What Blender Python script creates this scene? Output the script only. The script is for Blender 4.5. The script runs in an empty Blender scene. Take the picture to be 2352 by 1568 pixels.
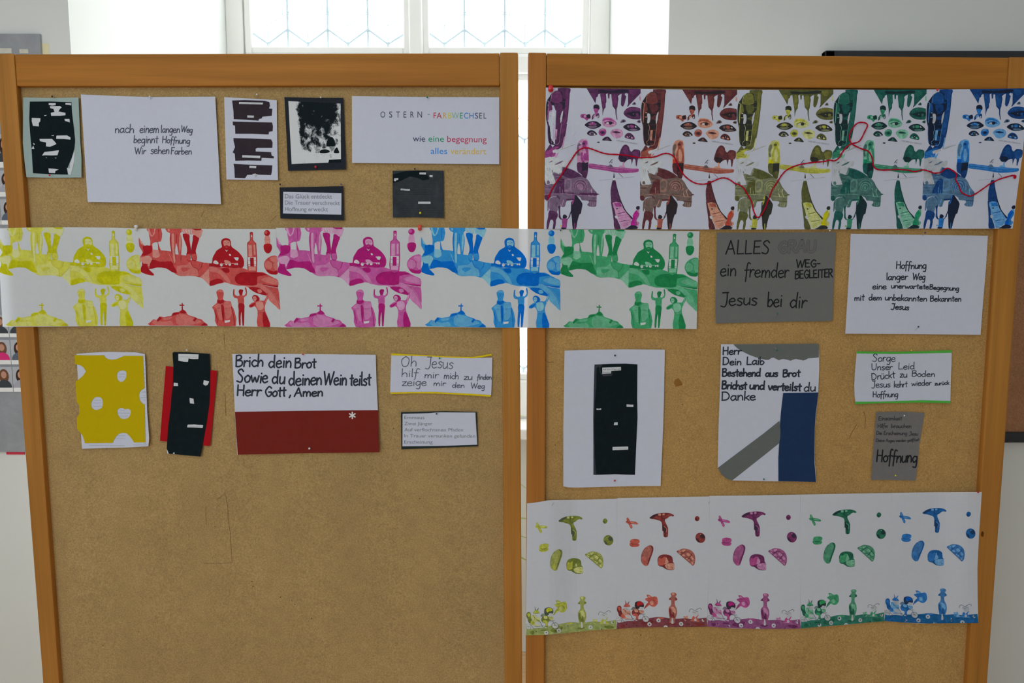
import bpy, bmesh, math, random
from mathutils import Vector, Matrix
from mathutils.geometry import tessellate_polygon

random.seed(7)
scene = bpy.context.scene
COL = scene.collection

# ---------------------------------------------------------------- camera
F_PX, PITCH, ROLL, CAM_H, CAM_D = 1829.0, math.radians(6.8), math.radians(0.1), 1.6, 1.67
cam_data = bpy.data.cameras.new('camera')
cam_data.sensor_width = 36.0
cam_data.lens = F_PX / 2352 * 36.0
cam_data.dof.use_dof = True
cam_data.dof.focus_distance = 1.66
cam_data.dof.aperture_fstop = 7.0
cam = bpy.data.objects.new('camera', cam_data)
COL.objects.link(cam)
cam.matrix_world = (Matrix.Translation((0, -CAM_D, CAM_H)) @ Matrix.Rotation(math.pi / 2 - PITCH, 4, 'X')
                    @ Matrix.Rotation(ROLL, 4, 'Z'))
scene.camera = cam

# ---------------------------------------------------------------- world, lamps, exposure
SKY = 7.0
world = bpy.data.worlds.new('world')
scene.world = world
world.use_nodes = True
bg = world.node_tree.nodes['Background']
bg.inputs[0].default_value = (0.985, 0.99, 0.985, 1)
bg.inputs[1].default_value = SKY


def area(name, loc, size, power, color, look, portal=False):
    l = bpy.data.lights.new(name, 'AREA')
    l.shape = 'RECTANGLE'
    l.size, l.size_y = size
    l.energy = power
    l.color = color
    o = bpy.data.objects.new(name, l)
    o.location = loc
    o.rotation_euler = (Vector(look) - Vector(loc)).to_track_quat('-Z', 'Y').to_euler()
    COL.objects.link(o)
    if portal:
        l.cycles.is_portal = True
    return o


area('window_portal', (-0.35, 1.50, 2.0), (1.5, 2.1), 1, (1, 1, 1), (-0.35, 0, 2.0), True)
area('rear_fill_light', (-1.7, -4.3, 2.1), (2.6, 1.7), 47, (0.85, 0.94, 1.0), (-0.3, 0, 1.65))  # added soft fill for the board fronts; no window stands there
area('overhead_fill_light', (-0.7, -2.2, 3.25), (1.6, 1.2), 9, (0.88, 0.95, 1.0), (-0.7, -1.2, 0))  # added overhead fill, not a known ceiling lamp

scene.view_settings.view_transform = 'Standard'
scene.view_settings.look = 'None'
scene.view_settings.exposure = 0.0
scene.view_settings.gamma = 1.0
scene.view_settings.use_curve_mapping = False
scene.cycles.use_denoising = True
scene.cycles.max_bounces = 10
scene.cycles.diffuse_bounces = 6
scene.cycles.transparent_max_bounces = 16
scene.cycles.caustics_reflective = False
scene.cycles.caustics_refractive = False

# ---------------------------------------------------------------- geometry of the two standing boards
XG = 0.023
KL, KR = -0.017, 0.032          # the two boards stand at a slight angle to each other
FRONT = 0.015                   # how far the wooden frame stands proud of the pinning surface


def yb(X):
    return KL * (X - XG) if X < XG else KR * (X - XG)


_cp, _sp, _cr, _sr = math.cos(PITCH), math.sin(PITCH), math.cos(ROLL), math.sin(ROLL)


def ray(x, y):
    a, b = (x - 1176) / F_PX, -(y - 784) / F_PX
    a, b = a * _cr - b * _sr, a * _sr + b * _cr
    return a, _cp + b * _sp, -_sp + b * _cp


def on_board(x, y, d=0.0):
    """the point of the board surface (d in front of it) that a measured photo position belongs to"""
    dx, dy, dz = ray(x, y)
    k = KL if x < 1201 else KR
    t = (-d + CAM_D + k * (0 - XG)) / (dy - k * dx)
    return Vector((dx * t, -CAM_D + dy * t, CAM_H + dz * t))


def on_wall(x, y, Y=0.43):
    dx, dy, dz = ray(x, y)
    t = (Y + CAM_D) / dy
    return Vector((dx * t, Y, CAM_H + dz * t))


# ---------------------------------------------------------------- materials
def lin(c):
    c = c / 255.0
    return c / 12.92 if c <= 0.04045 else ((c + 0.055) / 1.055) ** 2.4


LIGHT = 0.54


def alb(rgb, k=LIGHT):
    return tuple(min(0.87, max(0.006, lin(c) / k)) for c in rgb) + (1,)


MATS = {}


def new_mat(name):
    m = bpy.data.materials.new(name)
    m.use_nodes = True
    nt = m.node_tree
    for n in list(nt.nodes):
        nt.nodes.remove(n)
    out = nt.nodes.new('ShaderNodeOutputMaterial')
    return m, nt, out


def N(nt, kind, **kw):
    n = nt.nodes.new(kind)
    for k, v in kw.items():
        if k in n.inputs.keys():
            n.inputs[k].default_value = v
        else:
            setattr(n, k, v)
    return n


def ramp(nt, pts):
    r = nt.nodes.new('ShaderNodeValToRGB')
    cr = r.color_ramp
    while len(cr.elements) < len(pts):
        cr.elements.new(0.5)
    for e, (p, c) in zip(cr.elements, pts):
        e.position = p
        e.color = c
    return r


def sc(c, k):
    return tuple(min(0.9, x * k) for x in c[:3]) + (1,)


def mat_paper(rgb, trans=0.0, tone=0.0, name='paper', scale=70.0):
    """matt paper or ink on paper; tone = how uneven the printed tone is"""
    key = ('paper', tuple(rgb), trans, tone, scale)
    if key in MATS:
        return MATS[key]
    m, nt, out = new_mat(name)
    c = alb(rgb)
    dif = N(nt, 'ShaderNodeBsdfDiffuse')
    tc = N(nt, 'ShaderNodeTexCoord')
    no = N(nt, 'ShaderNodeTexNoise', Scale=scale, Detail=6.0, Roughness=0.72, Distortion=0.5)
    nt.links.new(tc.outputs['Object'], no.inputs['Vector'])
    t = max(tone, 0.015)
    r = ramp(nt, [(0.32, sc(c, 1 - t)), (0.5, c), (0.68, sc(c, 1 + t * 1.3))])
    nt.links.new(no.outputs['Fac'], r.inputs['Fac'])
    nt.links.new(r.outputs['Color'], dif.inputs['Color'])
    last = dif
    if trans > 0:
        up = ramp(nt, [(e.position, tuple(min(0.97, v / (1 - trans)) for v in e.color[:3]) + (1,)) for e in r.color_ramp.elements])
        nt.links.new(no.outputs['Fac'], up.inputs['Fac'])
        nt.links.new(up.outputs['Color'], dif.inputs['Color'])
        tr = N(nt, 'ShaderNodeBsdfTranslucent')
        nt.links.new(r.outputs['Color'], tr.inputs['Color'])
        mx = N(nt, 'ShaderNodeMixShader')
        mx.inputs[0].default_value = trans
        nt.links.new(dif.outputs[0], mx.inputs[1])
        nt.links.new(tr.outputs[0], mx.inputs[2])
        last = mx
    nt.links.new(last.outputs[0], out.inputs['Surface'])
    MATS[key] = m
    return m


def mat_plain(name, rgb, rough=0.6, spec=0.3, noise=0.0, scale=8.0, metal=0.0, k=LIGHT):
    key = ('plain', name)
    if key in MATS:
        return MATS[key]
    m, nt, out = new_mat(name)
    c = alb(rgb, k)
    b = N(nt, 'ShaderNodeBsdfPrincipled', Roughness=rough, Metallic=metal)
    b.inputs['Specular IOR Level'].default_value = spec
    tc = N(nt, 'ShaderNodeTexCoord')
    no = N(nt, 'ShaderNodeTexNoise', Scale=scale, Detail=5.0)
    nt.links.new(tc.outputs['Object'], no.inputs['Vector'])
    r = ramp(nt, [(0.3, sc(c, 1 - noise)), (0.7, sc(c, 1 + noise))])
    nt.links.new(no.outputs['Fac'], r.inputs['Fac'])
    nt.links.new(r.outputs['Color'], b.inputs['Base Color'])
    nt.links.new(b.outputs[0], out.inputs['Surface'])
    MATS[key] = m
    return m


def mat_wood(name, rgb, axis, dark=0.8):
    m, nt, out = new_mat(name)
    c = alb(rgb)
    b = N(nt, 'ShaderNodeBsdfPrincipled', Roughness=0.5)
    b.inputs['Specular IOR Level'].default_value = 0.15
    tc = N(nt, 'ShaderNodeTexCoord')

    def streak(across, along, detail, dist=0.0):
        mp = N(nt, 'ShaderNodeMapping')
        s = [across] * 3
        s[axis] = along
        mp.inputs['Scale'].default_value = s
        nt.links.new(tc.outputs['Object'], mp.inputs['Vector'])
        n = N(nt, 'ShaderNodeTexNoise', Scale=1.0, Detail=detail, Distortion=dist)
        nt.links.new(mp.outputs[0], n.inputs['Vector'])
        return n
    n1 = streak(55.0, 1.6, 5.0, 0.4)
    n2 = streak(420.0, 7.0, 2.0)
    n3 = streak(5.0, 2.0, 2.0)
    r1 = ramp(nt, [(0.3, sc(c, dark)), (0.5, c), (0.72, sc(c, 1.12))])
    nt.links.new(n1.outputs['Fac'], r1.inputs['Fac'])
    mx = N(nt, 'ShaderNodeMixRGB', blend_type='MULTIPLY')
    mx.inputs[0].default_value = 0.3
    r2 = ramp(nt, [(0.35, (0.80, 0.78, 0.74, 1)), (0.6, (1, 1, 1, 1))])
    nt.links.new(n2.outputs['Fac'], r2.inputs['Fac'])
    nt.links.new(r1.outputs[0], mx.inputs[1])
    nt.links.new(r2.outputs[0], mx.inputs[2])
    mx2 = N(nt, 'ShaderNodeMixRGB', blend_type='MULTIPLY')
    mx2.inputs[0].default_value = 0.6
    r3 = ramp(nt, [(0.35, (0.9, 0.82, 0.74, 1)), (0.65, (1.05, 1.04, 1.02, 1))])
    nt.links.new(n3.outputs['Fac'], r3.inputs['Fac'])
    nt.links.new(mx.outputs[0], mx2.inputs[1])
    nt.links.new(r3.outputs[0], mx2.inputs[2])
    nt.links.new(mx2.outputs[0], b.inputs['Base Color'])
    nt.links.new(b.outputs[0], out.inputs['Surface'])
    return m


def mat_fibre(name, rgb, seed=0.0, flecks=0.5):
    """pressed fibre pinning surface: fine felted grain, pale and dark flecks, broad stains"""
    m, nt, out = new_mat(name)
    c = alb(rgb)
    b = N(nt, 'ShaderNodeBsdfPrincipled', Roughness=0.85)
    b.inputs['Specular IOR Level'].default_value = 0.15
    tc = N(nt, 'ShaderNodeTexCoord')
    mp = N(nt, 'ShaderNodeMapping')
    mp.inputs['Location'].default_value = (seed, seed * 0.7, seed * 0.3)
    nt.links.new(tc.outputs['Object'], mp.inputs['Vector'])

    def noise(s, d=3.0, r=0.6, dist=0.0):
        n = N(nt, 'ShaderNodeTexNoise', Scale=s, Detail=d, Roughness=r, Distortion=dist)
        nt.links.new(mp.outputs[0], n.inputs['Vector'])
        return n
    big = noise(4.0, 4.0)
    mid = noise(38.0, 5.0, 0.7, 0.4)
    fine = noise(360.0, 3.0, 0.75, 0.2)
    rb = ramp(nt, [(0.3, sc(c, 0.90)), (0.7, sc(c, 1.08))])
    nt.links.new(big.outputs['Fac'], rb.inputs['Fac'])
    last = rb.outputs[0]
    for n, lo, hi, f, p in ((mid, 0.80, 1.14, 0.45, (0.3, 0.7)), (fine, 0.55, 1.42, 0.6, (0.32, 0.68))):
        r = ramp(nt, [(p[0], (lo, lo * 0.985, lo * 0.96, 1)), (p[1], (hi, hi, hi, 1))])
        nt.links.new(n.outputs['Fac'], r.inputs['Fac'])
        mx = N(nt, 'ShaderNodeMixRGB', blend_type='MULTIPLY')
        mx.inputs[0].default_value = f
        nt.links.new(last, mx.inputs[1])
        nt.links.new(r.outputs[0], mx.inputs[2])
        last = mx.outputs[0]
    for s, thr, col, f in ((150.0, 0.16, (0.09, 0.055, 0.025, 1), 0.55 * flecks), (260.0, 0.15, (0.85, 0.68, 0.42, 1), 0.6 * flecks)):
        v = N(nt, 'ShaderNodeTexVoronoi', Scale=s)
        nt.links.new(mp.outputs[0], v.inputs['Vector'])
        sel = noise(s * 0.31, 1.0)
        r = ramp(nt, [(thr * 0.4, (1, 1, 1, 1)), (thr, (0, 0, 0, 1))])
        nt.links.new(v.outputs['Distance'], r.inputs['Fac'])
        r2 = ramp(nt, [(0.55, (0, 0, 0, 1)), (0.62, (1, 1, 1, 1))])
        nt.links.new(sel.outputs['Fac'], r2.inputs['Fac'])
        mul = N(nt, 'ShaderNodeMath', operation='MULTIPLY')
        nt.links.new(r.outputs[0], mul.inputs[0])
        nt.links.new(r2.outputs[0], mul.inputs[1])
        mul2 = N(nt, 'ShaderNodeMath', operation='MULTIPLY')
        mul2.inputs[1].default_value = f
        nt.links.new(mul.outputs[0], mul2.inputs[0])
        mx = N(nt, 'ShaderNodeMixRGB')
        nt.links.new(mul2.outputs[0], mx.inputs[0])
        nt.links.new(last, mx.inputs[1])
        mx.inputs[2].default_value = col
        last = mx.outputs[0]
    nt.links.new(last, b.inputs['Base Color'])
    bp = N(nt, 'ShaderNodeBump', Strength=0.25, Distance=0.0006)
    nt.links.new(fine.outputs['Fac'], bp.inputs['Height'])
    nt.links.new(bp.outputs[0], b.inputs['Normal'])
    nt.links.new(b.outputs[0], out.inputs['Surface'])
    return m


def mat_glass():
    m, nt, out = new_mat('clear_glass')
    tr = N(nt, 'ShaderNodeBsdfTransparent')
    tr.inputs[0].default_value = (0.96, 0.985, 0.985, 1)
    gl = N(nt, 'ShaderNodeBsdfGlossy', Roughness=0.04)
    mx = N(nt, 'ShaderNodeMixShader')
    mx.inputs[0].default_value = 0.05
    nt.links.new(tr.outputs[0], mx.inputs[1])
    nt.links.new(gl.outputs[0], mx.inputs[2])
    nt.links.new(mx.outputs[0], out.inputs['Surface'])
    return m


WHITE_WALL = mat_plain('white_plaster', (173, 175, 173), 0.9, 0.1, 0.025, 3.0)
GREY_WALL = mat_plain('white_plaster_room', (170, 175, 180), 0.9, 0.1, 0.02, 3.0)
WIN_PAINT = mat_plain('white_window_paint', (178, 177, 175), 0.5, 0.3, 0.02, 6.0)
LEAD = mat_plain('lead', (150, 164, 172), 0.6, 0.3, 0.1, 40.0)  # paler than bare lead: the window's glare is put into its colour
GLASS = mat_glass()
WOOD_V = mat_wood('beech_upright', (145, 99, 44), 2, 0.84)
WOOD_H = mat_wood('beech_rail', (143, 94, 37), 0, 0.82)
WOOD_VR = mat_wood('beech_upright_reddish', (142, 92, 41), 2, 0.78)
FIBRE_L = mat_fibre('fibre_board_left', (140, 116, 77), 0.0, 0.55)
FIBRE_R = mat_fibre('fibre_board_right', (149, 118, 72), 3.7, 1.0)
STEEL = mat_plain('steel', (150, 150, 150), 0.3, 0.5, 0.02, 50, 0.9)
PW = (166, 169, 184)
PAPER = mat_paper(PW, 0.22)
PAPER_THICK = mat_paper(PW, 0.05)


# ---------------------------------------------------------------- object helpers
def tag(o, label=None, cat=None, group=None, kind=None):
    if label:
        o['label'] = label
    if cat:
        o['category'] = cat
    if group:
        o['group'] = group
    if kind:
        o['kind'] = kind
    return o


def empty(name, loc, label=None, cat=None, group=None, kind=None):
    o = bpy.data.objects.new(name, None)
    o.empty_display_size = 0.05
    o.location = loc
    COL.objects.link(o)
    return tag(o, label, cat, group, kind)


def link_mesh(name, me, mats, parent=None, loc=(0, 0, 0)):
    o = bpy.data.objects.new(name, me)
    for m in (mats if isinstance(mats, (list, tuple)) else [mats]):
        me.materials.append(m)
    COL.objects.link(o)
    o.location = loc
    if parent is not None:
        o.parent = parent
    return o


def from_bm(name, bm, mats, parent=None, loc=(0, 0, 0), smooth=False, recalc=True):
    if recalc:
        bmesh.ops.recalc_face_normals(bm, faces=bm.faces)
    me = bpy.data.meshes.new(name)
    bm.to_mesh(me)
    bm.free()
    if smooth:
        me.polygons.foreach_set('use_smooth', [True] * len(me.polygons))
    return link_mesh(name, me, mats, parent, loc)


def bm_box(bm, x0, x1, y0, y1, z0, z1, bevel=0.0, seg=1):
    r = bmesh.ops.create_cube(bm, size=1.0)
    vs = r['verts']
    for v in vs:
        v.co = Vector((x0 if v.co.x < 0 else x1, y0 if v.co.y < 0 else y1, z0 if v.co.z < 0 else z1))
    if bevel:
        es = list({e for v in vs for e in v.link_edges})
        bmesh.ops.bevel(bm, geom=es, offset=bevel, segments=seg, affect='EDGES', profile=0.5)


def box(name, x0, x1, y0, y1, z0, z1, m, parent=None, bevel=0.0, seg=1, org=(0, 0, 0)):
    bm = bmesh.new()
    bm_box(bm, x0 - org[0], x1 - org[0], y0 - org[1], y1 - org[1], z0 - org[2], z1 - org[2], bevel, seg)
    return from_bm(name, bm, m, parent, (0, 0, 0) if parent else org)


def bm_tube(bm, pts, r, n=8, r2=None, caps=True):
    rings = []
    L = len(pts)
    up = Vector((0.13, 0.31, 0.94)).normalized()
    for i, p in enumerate(pts):
        a = pts[max(0, i - 1)]
        b = pts[min(L - 1, i + 1)]
        t = (Vector(b) - Vector(a)).normalized()
        u = t.cross(up)
        if u.length < 1e-3:
            u = t.cross(Vector((1, 0, 0)))
        u.normalize()
        w = t.cross(u)
        rr = r if r2 is None else r + (r2 - r) * i / (L - 1)
        rings.append([bm.verts.new(Vector(p) + (u * math.cos(q) + w * math.sin(q)) * rr)
                      for q in (2 * math.pi * k / n for k in range(n))])
    for a, b in zip(rings, rings[1:]):
        for k in range(n):
            bm.faces.new((a[k], a[(k + 1) % n], b[(k + 1) % n], b[k]))
    if caps:
        bm.faces.new(rings[0][::-1])
        bm.faces.new(rings[-1])


def bm_lathe(bm, prof, n=16, axis='Z', org=(0, 0, 0)):
    """prof: (radius, height) pairs"""
    rings = []
    o = Vector(org)
    for r, h in prof:
        ring = []
        for k in range(n):
            q = 2 * math.pi * k / n
            a, b = max(r, 1e-5) * math.cos(q), max(r, 1e-5) * math.sin(q)
            v = Vector((a, b, h)) if axis == 'Z' else Vector((a, -h, b))
            ring.append(bm.verts.new(o + v))
        rings.append(ring)
    for a, b in zip(rings, rings[1:]):
        for k in range(n):
            bm.faces.new((a[k], a[(k + 1) % n], b[(k + 1) % n], b[k]))
    bm.faces.new(rings[0][::-1])
    bm.faces.new(rings[-1])


def plan_prism(bm, plan, z0, z1):
    lo = [bm.verts.new((x, y, z0)) for x, y in plan]
    hi = [bm.verts.new((x, y, z1)) for x, y in plan]
    n = len(plan)
    for i in range(n):
        bm.faces.new((lo[i], lo[(i + 1) % n], hi[(i + 1) % n], hi[i]))
    bm.faces.new(lo[::-1])
    bm.faces.new(hi)


# ================================================================ THE ROOM
WY, NY, WINY = 0.43, 1.33, 1.33      # wall face, back of the niche
CEIL = 3.4
bm = bmesh.new()
plan_prism(bm, [(-4.2, WY), (-1.124, WY), (-1.040, NY), (-1.040, NY + 0.25), (-4.2, NY + 0.25)], 0, CEIL)
plan_prism(bm, [(0.3965, WY), (3.4, WY), (3.4, NY + 0.25), (0.353, NY + 0.25), (0.353, NY)], 0, CEIL)
bm_box(bm, -1.13, 0.40, WY, NY + 0.25, 3.06, CEIL)
bm_box(bm, -1.040, 0.353, NY, NY + 0.22, 0, 0.905)
tag(from_bm('wall_back', bm, WHITE_WALL), kind='structure')
tag(box('wall_left', -4.3, -4.2, -4.7, NY + 0.25, 0, CEIL, GREY_WALL), kind='structure')
tag(box('wall_right', 3.4, 3.5, -4.7, NY + 0.25, 0, CEIL, GREY_WALL), kind='structure')
tag(box('wall_front', -4.3, 3.5, -4.8, -4.7, 0, CEIL, GREY_WALL), kind='structure')
tag(box('ceiling', -4.3, 3.5, -4.8, NY + 0.25, CEIL, CEIL + 0.1, GREY_WALL), kind='structure')
FLOORW = mat_wood('floor_oak', (176, 152, 122), 0, 0.88)
fl = tag(box('floor', -4.3, 3.5, -4.8, NY + 0.25, -0.08, -0.012, mat_plain('floor_gap', (40, 34, 28), 0.8)), kind='structure')
y = NY - 0.128
fb = None
while y > -4.7:
    if fb is None:
        bm = bmesh.new()
        bm_box(bm, -4.2, 3.4, 0.0015, 0.1265, -0.012, 0.0, 0.0008)
        fb = from_bm('floor_board', bm, FLOORW, fl, (0, y, 0))
    else:
        o = fb.copy()
        COL.objects.link(o)
        o.parent = fl
        o.location = (0, y, 0)
    y -= 0.128

# ---------------------------------------------------------------- window_1: stone-deep niche, four lights with leaded hexagons
win = tag(empty('window_1', (-0.35, WINY, 0.96)), kind='structure')
WO = Vector((-0.35, WINY, 0.96))


def wbox(name, x0, x1, y0, y1, z0, z1, m=WIN_PAINT, bevel=0.004, parent=win):
    bm = bmesh.new()
    bm_box(bm, x0 - WO.x, x1 - WO.x, y0 - WO.y, y1 - WO.y, z0 - WO.z, z1 - WO.z, bevel, 2)
    return from_bm(name, bm, m, parent)


XL0, XL1, XR0, XR1 = -0.9495, -0.3977, -0.3031, 0.2518
wbox('frame_jamb', -1.040, XL0 - 0.03, 1.33, 1.42, 0.945, 3.06)
wbox('frame_jamb', XR1 + 0.03, 0.353, 1.33, 1.42, 0.945, 3.06)
wbox('frame_head', -1.040, 0.353, 1.33, 1.42, 3.0, 3.06)
wbox('mullion', -0.375, -0.326, 1.315, 1.42, 0.945, 3.0, bevel=0.010)
wbox('transom', XL0 - 0.03, XR1 + 0.03, 1.318, 1.42, 2.225, 2.295, bevel=0.012)
for (x0, x1) in ((XL0, XL1), (XR0, XR1)):
    for (z0, z1) in ((1.119, 2.201), (2.322, 2.965)):
        bm = bmesh.new()
        t = 0.026
        for (a, b, c, d) in ((x0 - t, x0, z0 - t, z1 + t), (x1, x1 + t, z0 - t, z1 + t), (x0, x1, z0 - t, z0), (x0, x1, z1, z1 + t)):
            bm_box(bm, a - WO.x, b - WO.x, 1.338 - WO.y, 1.385 - WO.y, c - WO.z, d - WO.z, 0.004)
        from_bm('casement', bm, WIN_PAINT, win)
wbox('frame_foot', XL0 - 0.03, XR1 + 0.03, 1.33, 1.42, 0.945, 1.093, bevel=0.008)
wbox('sill', -1.046, 0.360, 1.15, 1.36, 0.903, 0.945, bevel=0.006)


def lead_light(x0, x1, z0, z1, cells):
    """one light: vertical irons on four peaks, a double zigzag of lead, glass cells between"""
    w = (x1 - x0) / 3.76                    # four peaks at (k+0.87) * w... measured off the photograph
    px_ = [x0 + w * (0.86 + k) for k in range(3)]
    va = [x0 + w * (0.36 + k) for k in range(4)]
    yy = 1.362
    period = 0.43

    def lead(name, pts, r):
        bm = bmesh.new()
        bm_tube(bm, [(p[0] - WO.x, yy - WO.y, p[1] - WO.z) for p in pts], r, 6)
        return from_bm(name, bm, LEAD, win)
    for x in px_:
        lead('lead_came', [(x, z0), (x, z1)], 0.0048)
    zz = z0 - 0.0
    k = 0
    while zz < z1 - 0.1:
        def zig(zlow, zhigh, r):
            pts = [(x0, zlow + (zhigh - zlow) * 0.72)]
            for i in range(4):
                pts.append((va[i], zlow))
                if i < 3:
                    pts.append((px_[i], zhigh))
            pts.append((x1, zlow + (zhigh - zlow) * 0.66))
            lead('lead_came', [p for p in pts if p[1] < z1], r)
        zig(zz + 0.014, zz + 0.066, 0.0055)
        zig(zz + 0.080, zz + 0.122, 0.0022)
        for x in va:
            lead('lead_came', [(x, zz), (x, zz + 0.014)], 0.0055)
            lead('lead_came', [(x, zz + 0.014), (x, zz + 0.080)], 0.0022)
        for x in px_:
            for s in (-1, 1):
                top = min(z1, zz + 0.122 + period * 0.62)
                lead('lead_came', [(x + s * 0.003, zz + 0.128), (x + s * 0.018, zz + 0.116), (x + s * 0.018, top)], 0.0021)
        k += 1
        zz += period
    # glass cells
    xs = [x0]
    for i in range(4):
        xs.append(va[i])
        if i < 3:
            xs.append(px_[i])
    xs.append(x1)
    for i in range(len(xs) - 1):
        a, b = xs[i], xs[i + 1]

        def hgt(x, lo, hi):
            d = min(abs(x - v) for v in va) / (w * 0.5)
            return lo + (hi - lo) * min(1, d)
        if cells:
            rows = [[z0, z0], [hgt(a, z0 + .014, z0 + .066), hgt(b, z0 + .014, z0 + .066)],
                    [hgt(a, z0 + .080, z0 + .122), hgt(b, z0 + .080, z0 + .122)], [z1, z1]]
        else:
            rows = [[z0, z0], [z1, z1]]
        for r0, r1 in zip(rows, rows[1:]):
            bm = bmesh.new()
            q = [(a, r0[0]), (b, r0[1]), (b, r1[1]), (a, r1[0])]
            f = bm.faces.new([bm.verts.new((x - WO.x, yy - WO.y, z - WO.z)) for x, z in q])
            from_bm('pane', bm, GLASS, win)


lead_light(XL0, XL1, 2.322, 2.965, True)
lead_light(XR0, XR1, 2.322, 2.965, True)
lead_light(XL0, XL1, 1.119, 2.201, False)
lead_light(XR0, XR1, 1.119, 2.201, False)

# ---------------------------------------------------------------- things on the wall behind the boards
BLACK_FRAME = mat_plain('black_frame', (34, 36, 40), 0.45, 0.4)
RED_CORK = mat_fibre('reddish_cork', (128, 92, 66), 9.1, 0.7)
p0, p1 = on_wall(1886, 121.5), on_wall(2340, 1011)
wb = empty('wall_pinboard', (1.7, WY, p0.z), 'black-framed reddish cork pinboard on the wall behind the right board', 'pinboard')
wo = Vector((1.7, WY, p0.z))
bx0, bx1, bz0, bz1 = p0.x, 2.65, p1.z, p0.z
box('cork_panel', bx0 + .02 - wo.x, bx1 - .02 - wo.x, -0.018, -0.003, bz0 + .02 - wo.z, bz1 - .02 - wo.z, RED_CORK, wb)
for (a, b, c, d) in ((bx0, bx1, bz1 - .026, bz1), (bx0, bx1, bz0, bz0 + .028), (bx0, bx0 + .026, bz0, bz1), (bx1 - .026, bx1, bz0, bz1)):
    box('frame_bar', a - wo.x, b - wo.x, -0.028, -0.002, c - wo.z, d - wo.z, BLACK_FRAME, wb, 0.003)

# portrait chart on the left
POST_GREY = mat_paper((118, 120, 124), 0, 0.10, scale=14)
POST_WHITE = mat_paper((186, 186, 184), 0, 0.02)
pc0, pc1 = on_wall(95, 79.5), on_wall(50, 1036)
chart = empty('portrait_chart', (-1.45, WY, 1.6), 'large grey wall chart with rows of portrait photos beyond the far left post', 'poster')
co = Vector((-1.45, WY, 1.6))


def cbox(name, x0, x1, y0, y1, z0, z1, m, parent=chart, bevel=0.0):
    return box(name, x0 - co.x, x1 - co.x, y0, y1, z0 - co.z, z1 - co.z, m, parent, bevel)


cbox('chart_sheet', -1.80, pc0.x, -0.008, -0.001, pc1.z, pc0.z, POST_GREY)
for k, (x, w_, h_) in enumerate(((-1.30, .030, .012), (-1.25, .022, .010), (-1.36, .04, .016), (-1.41, .03, .012))):
    cbox('pale_blotch', x, x + w_, -0.0088, -0.008, on_wall(0, 124).z, on_wall(0, 124).z + h_, mat_paper((165, 162, 152), 0, 0.1))
CARD_BG = mat_paper((140, 142, 147), 0, 0.04)
skin = [mat_plain('print_skin_%d' % i, c, 0.8, 0.1) for i, c in enumerate(((158, 118, 100), (150, 112, 96), (165, 125, 108)))]
hair = [mat_plain('print_hair_%d' % i, c, 0.8, 0.1) for i, c in enumerate(((48, 34, 30), (88, 60, 44), (40, 36, 36)))]
cloth = [mat_plain('print_cloth_%d' % i, c, 0.8, 0.1) for i, c in enumerate(((170, 40, 95), (50, 54, 58), (72, 78, 90), (120, 50, 60), (130, 130, 140)))]


def disc(name, cx, cz, rx, rz, y, m, parent, cut=None, n=20):
    bm = bmesh.new()
    vs = []
    for k in range(n):
        q = 2 * math.pi * k / n
        z = cz + rz * math.sin(q)
        if cut is not None:
            z = max(z, cut)
        vs.append(bm.verts.new((cx + rx * math.cos(q), y, z)))
    bm.faces.new(vs)
    return from_bm(name, bm, m, parent)


rows = [(309, 386), (392, 452), (458, 516), (722, 773), (779, 835), (841, 898)]
cols = [(-1.4595, -1.417), (-1.4155, -1.3725), (-1.371, -1.328), (-1.3265, -1.284), (-1.2825, -1.240)]
for ri, (ya, yb_) in enumerate(rows):
    z1, z0 = on_wall(20, ya).z, on_wall(20, yb_).z
    for ci, (xa, xb) in enumerate(cols):
        xa2, xb2 = xa, xb
        cx, w_ = (xa2 + xb2) / 2, xb2 - xa2
        card = cbox('portrait_card', xa2, xb2, -0.0105, -0.008, z0, z1, CARD_BG)
        zc = z0 + (z1 - z0) * 0.17
        k = (ri * 3 + ci * 2)
        L = lambda x: x - co.x
        hh = z1 - zc
        lz = lambda f: zc + hh * f - co.z
        disc('hair_print', L(cx), lz(0.56), w_ * .30, hh * .34, -0.0108, hair[k % 3], card)
        disc('shoulders_print', L(cx), lz(0.02), w_ * .46, hh * .36, -0.0110, cloth[{3: 1, 4: (0, 4, 0, 2, 3)[ci], 5: (1, 2, 1, 4, 0)[ci]}.get(ri, k % 5)], card, cut=zc - co.z)
        disc('face_print', L(cx), lz(0.62), w_ * .17, hh * .17, -0.0112, skin[k % 3], card)
        cbox('caption_strip', xa2, xb2, -0.0112, -0.0104, z0, zc, POST_WHITE, card)
q = on_wall(95, 96)
bm = bmesh.new()
a, b = on_wall(93, 97), on_wall(115, 135)
bm_box(bm, a.x - .06, b.x, WY - .0007, WY - .0003, b.z - .1, a.z - .003)
o = from_bm('cream_card', bm, mat_plain('cream_card', (178, 172, 142), 0.8, 0.1))
tag(o, 'narrow cream card peeping out behind the right edge of the portrait chart', 'card')
a, b = on_wall(40, 1018), on_wall(58, 1043)
o = box('red_card', a.x - .03, b.x, WY - .0030, WY - .0006, b.z, a.z, mat_plain('red_card', (165, 40, 60), 0.7), org=(a.x, WY - .001, b.z))
tag(o, 'small red card on the white wall under the portrait chart', 'card')

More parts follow.
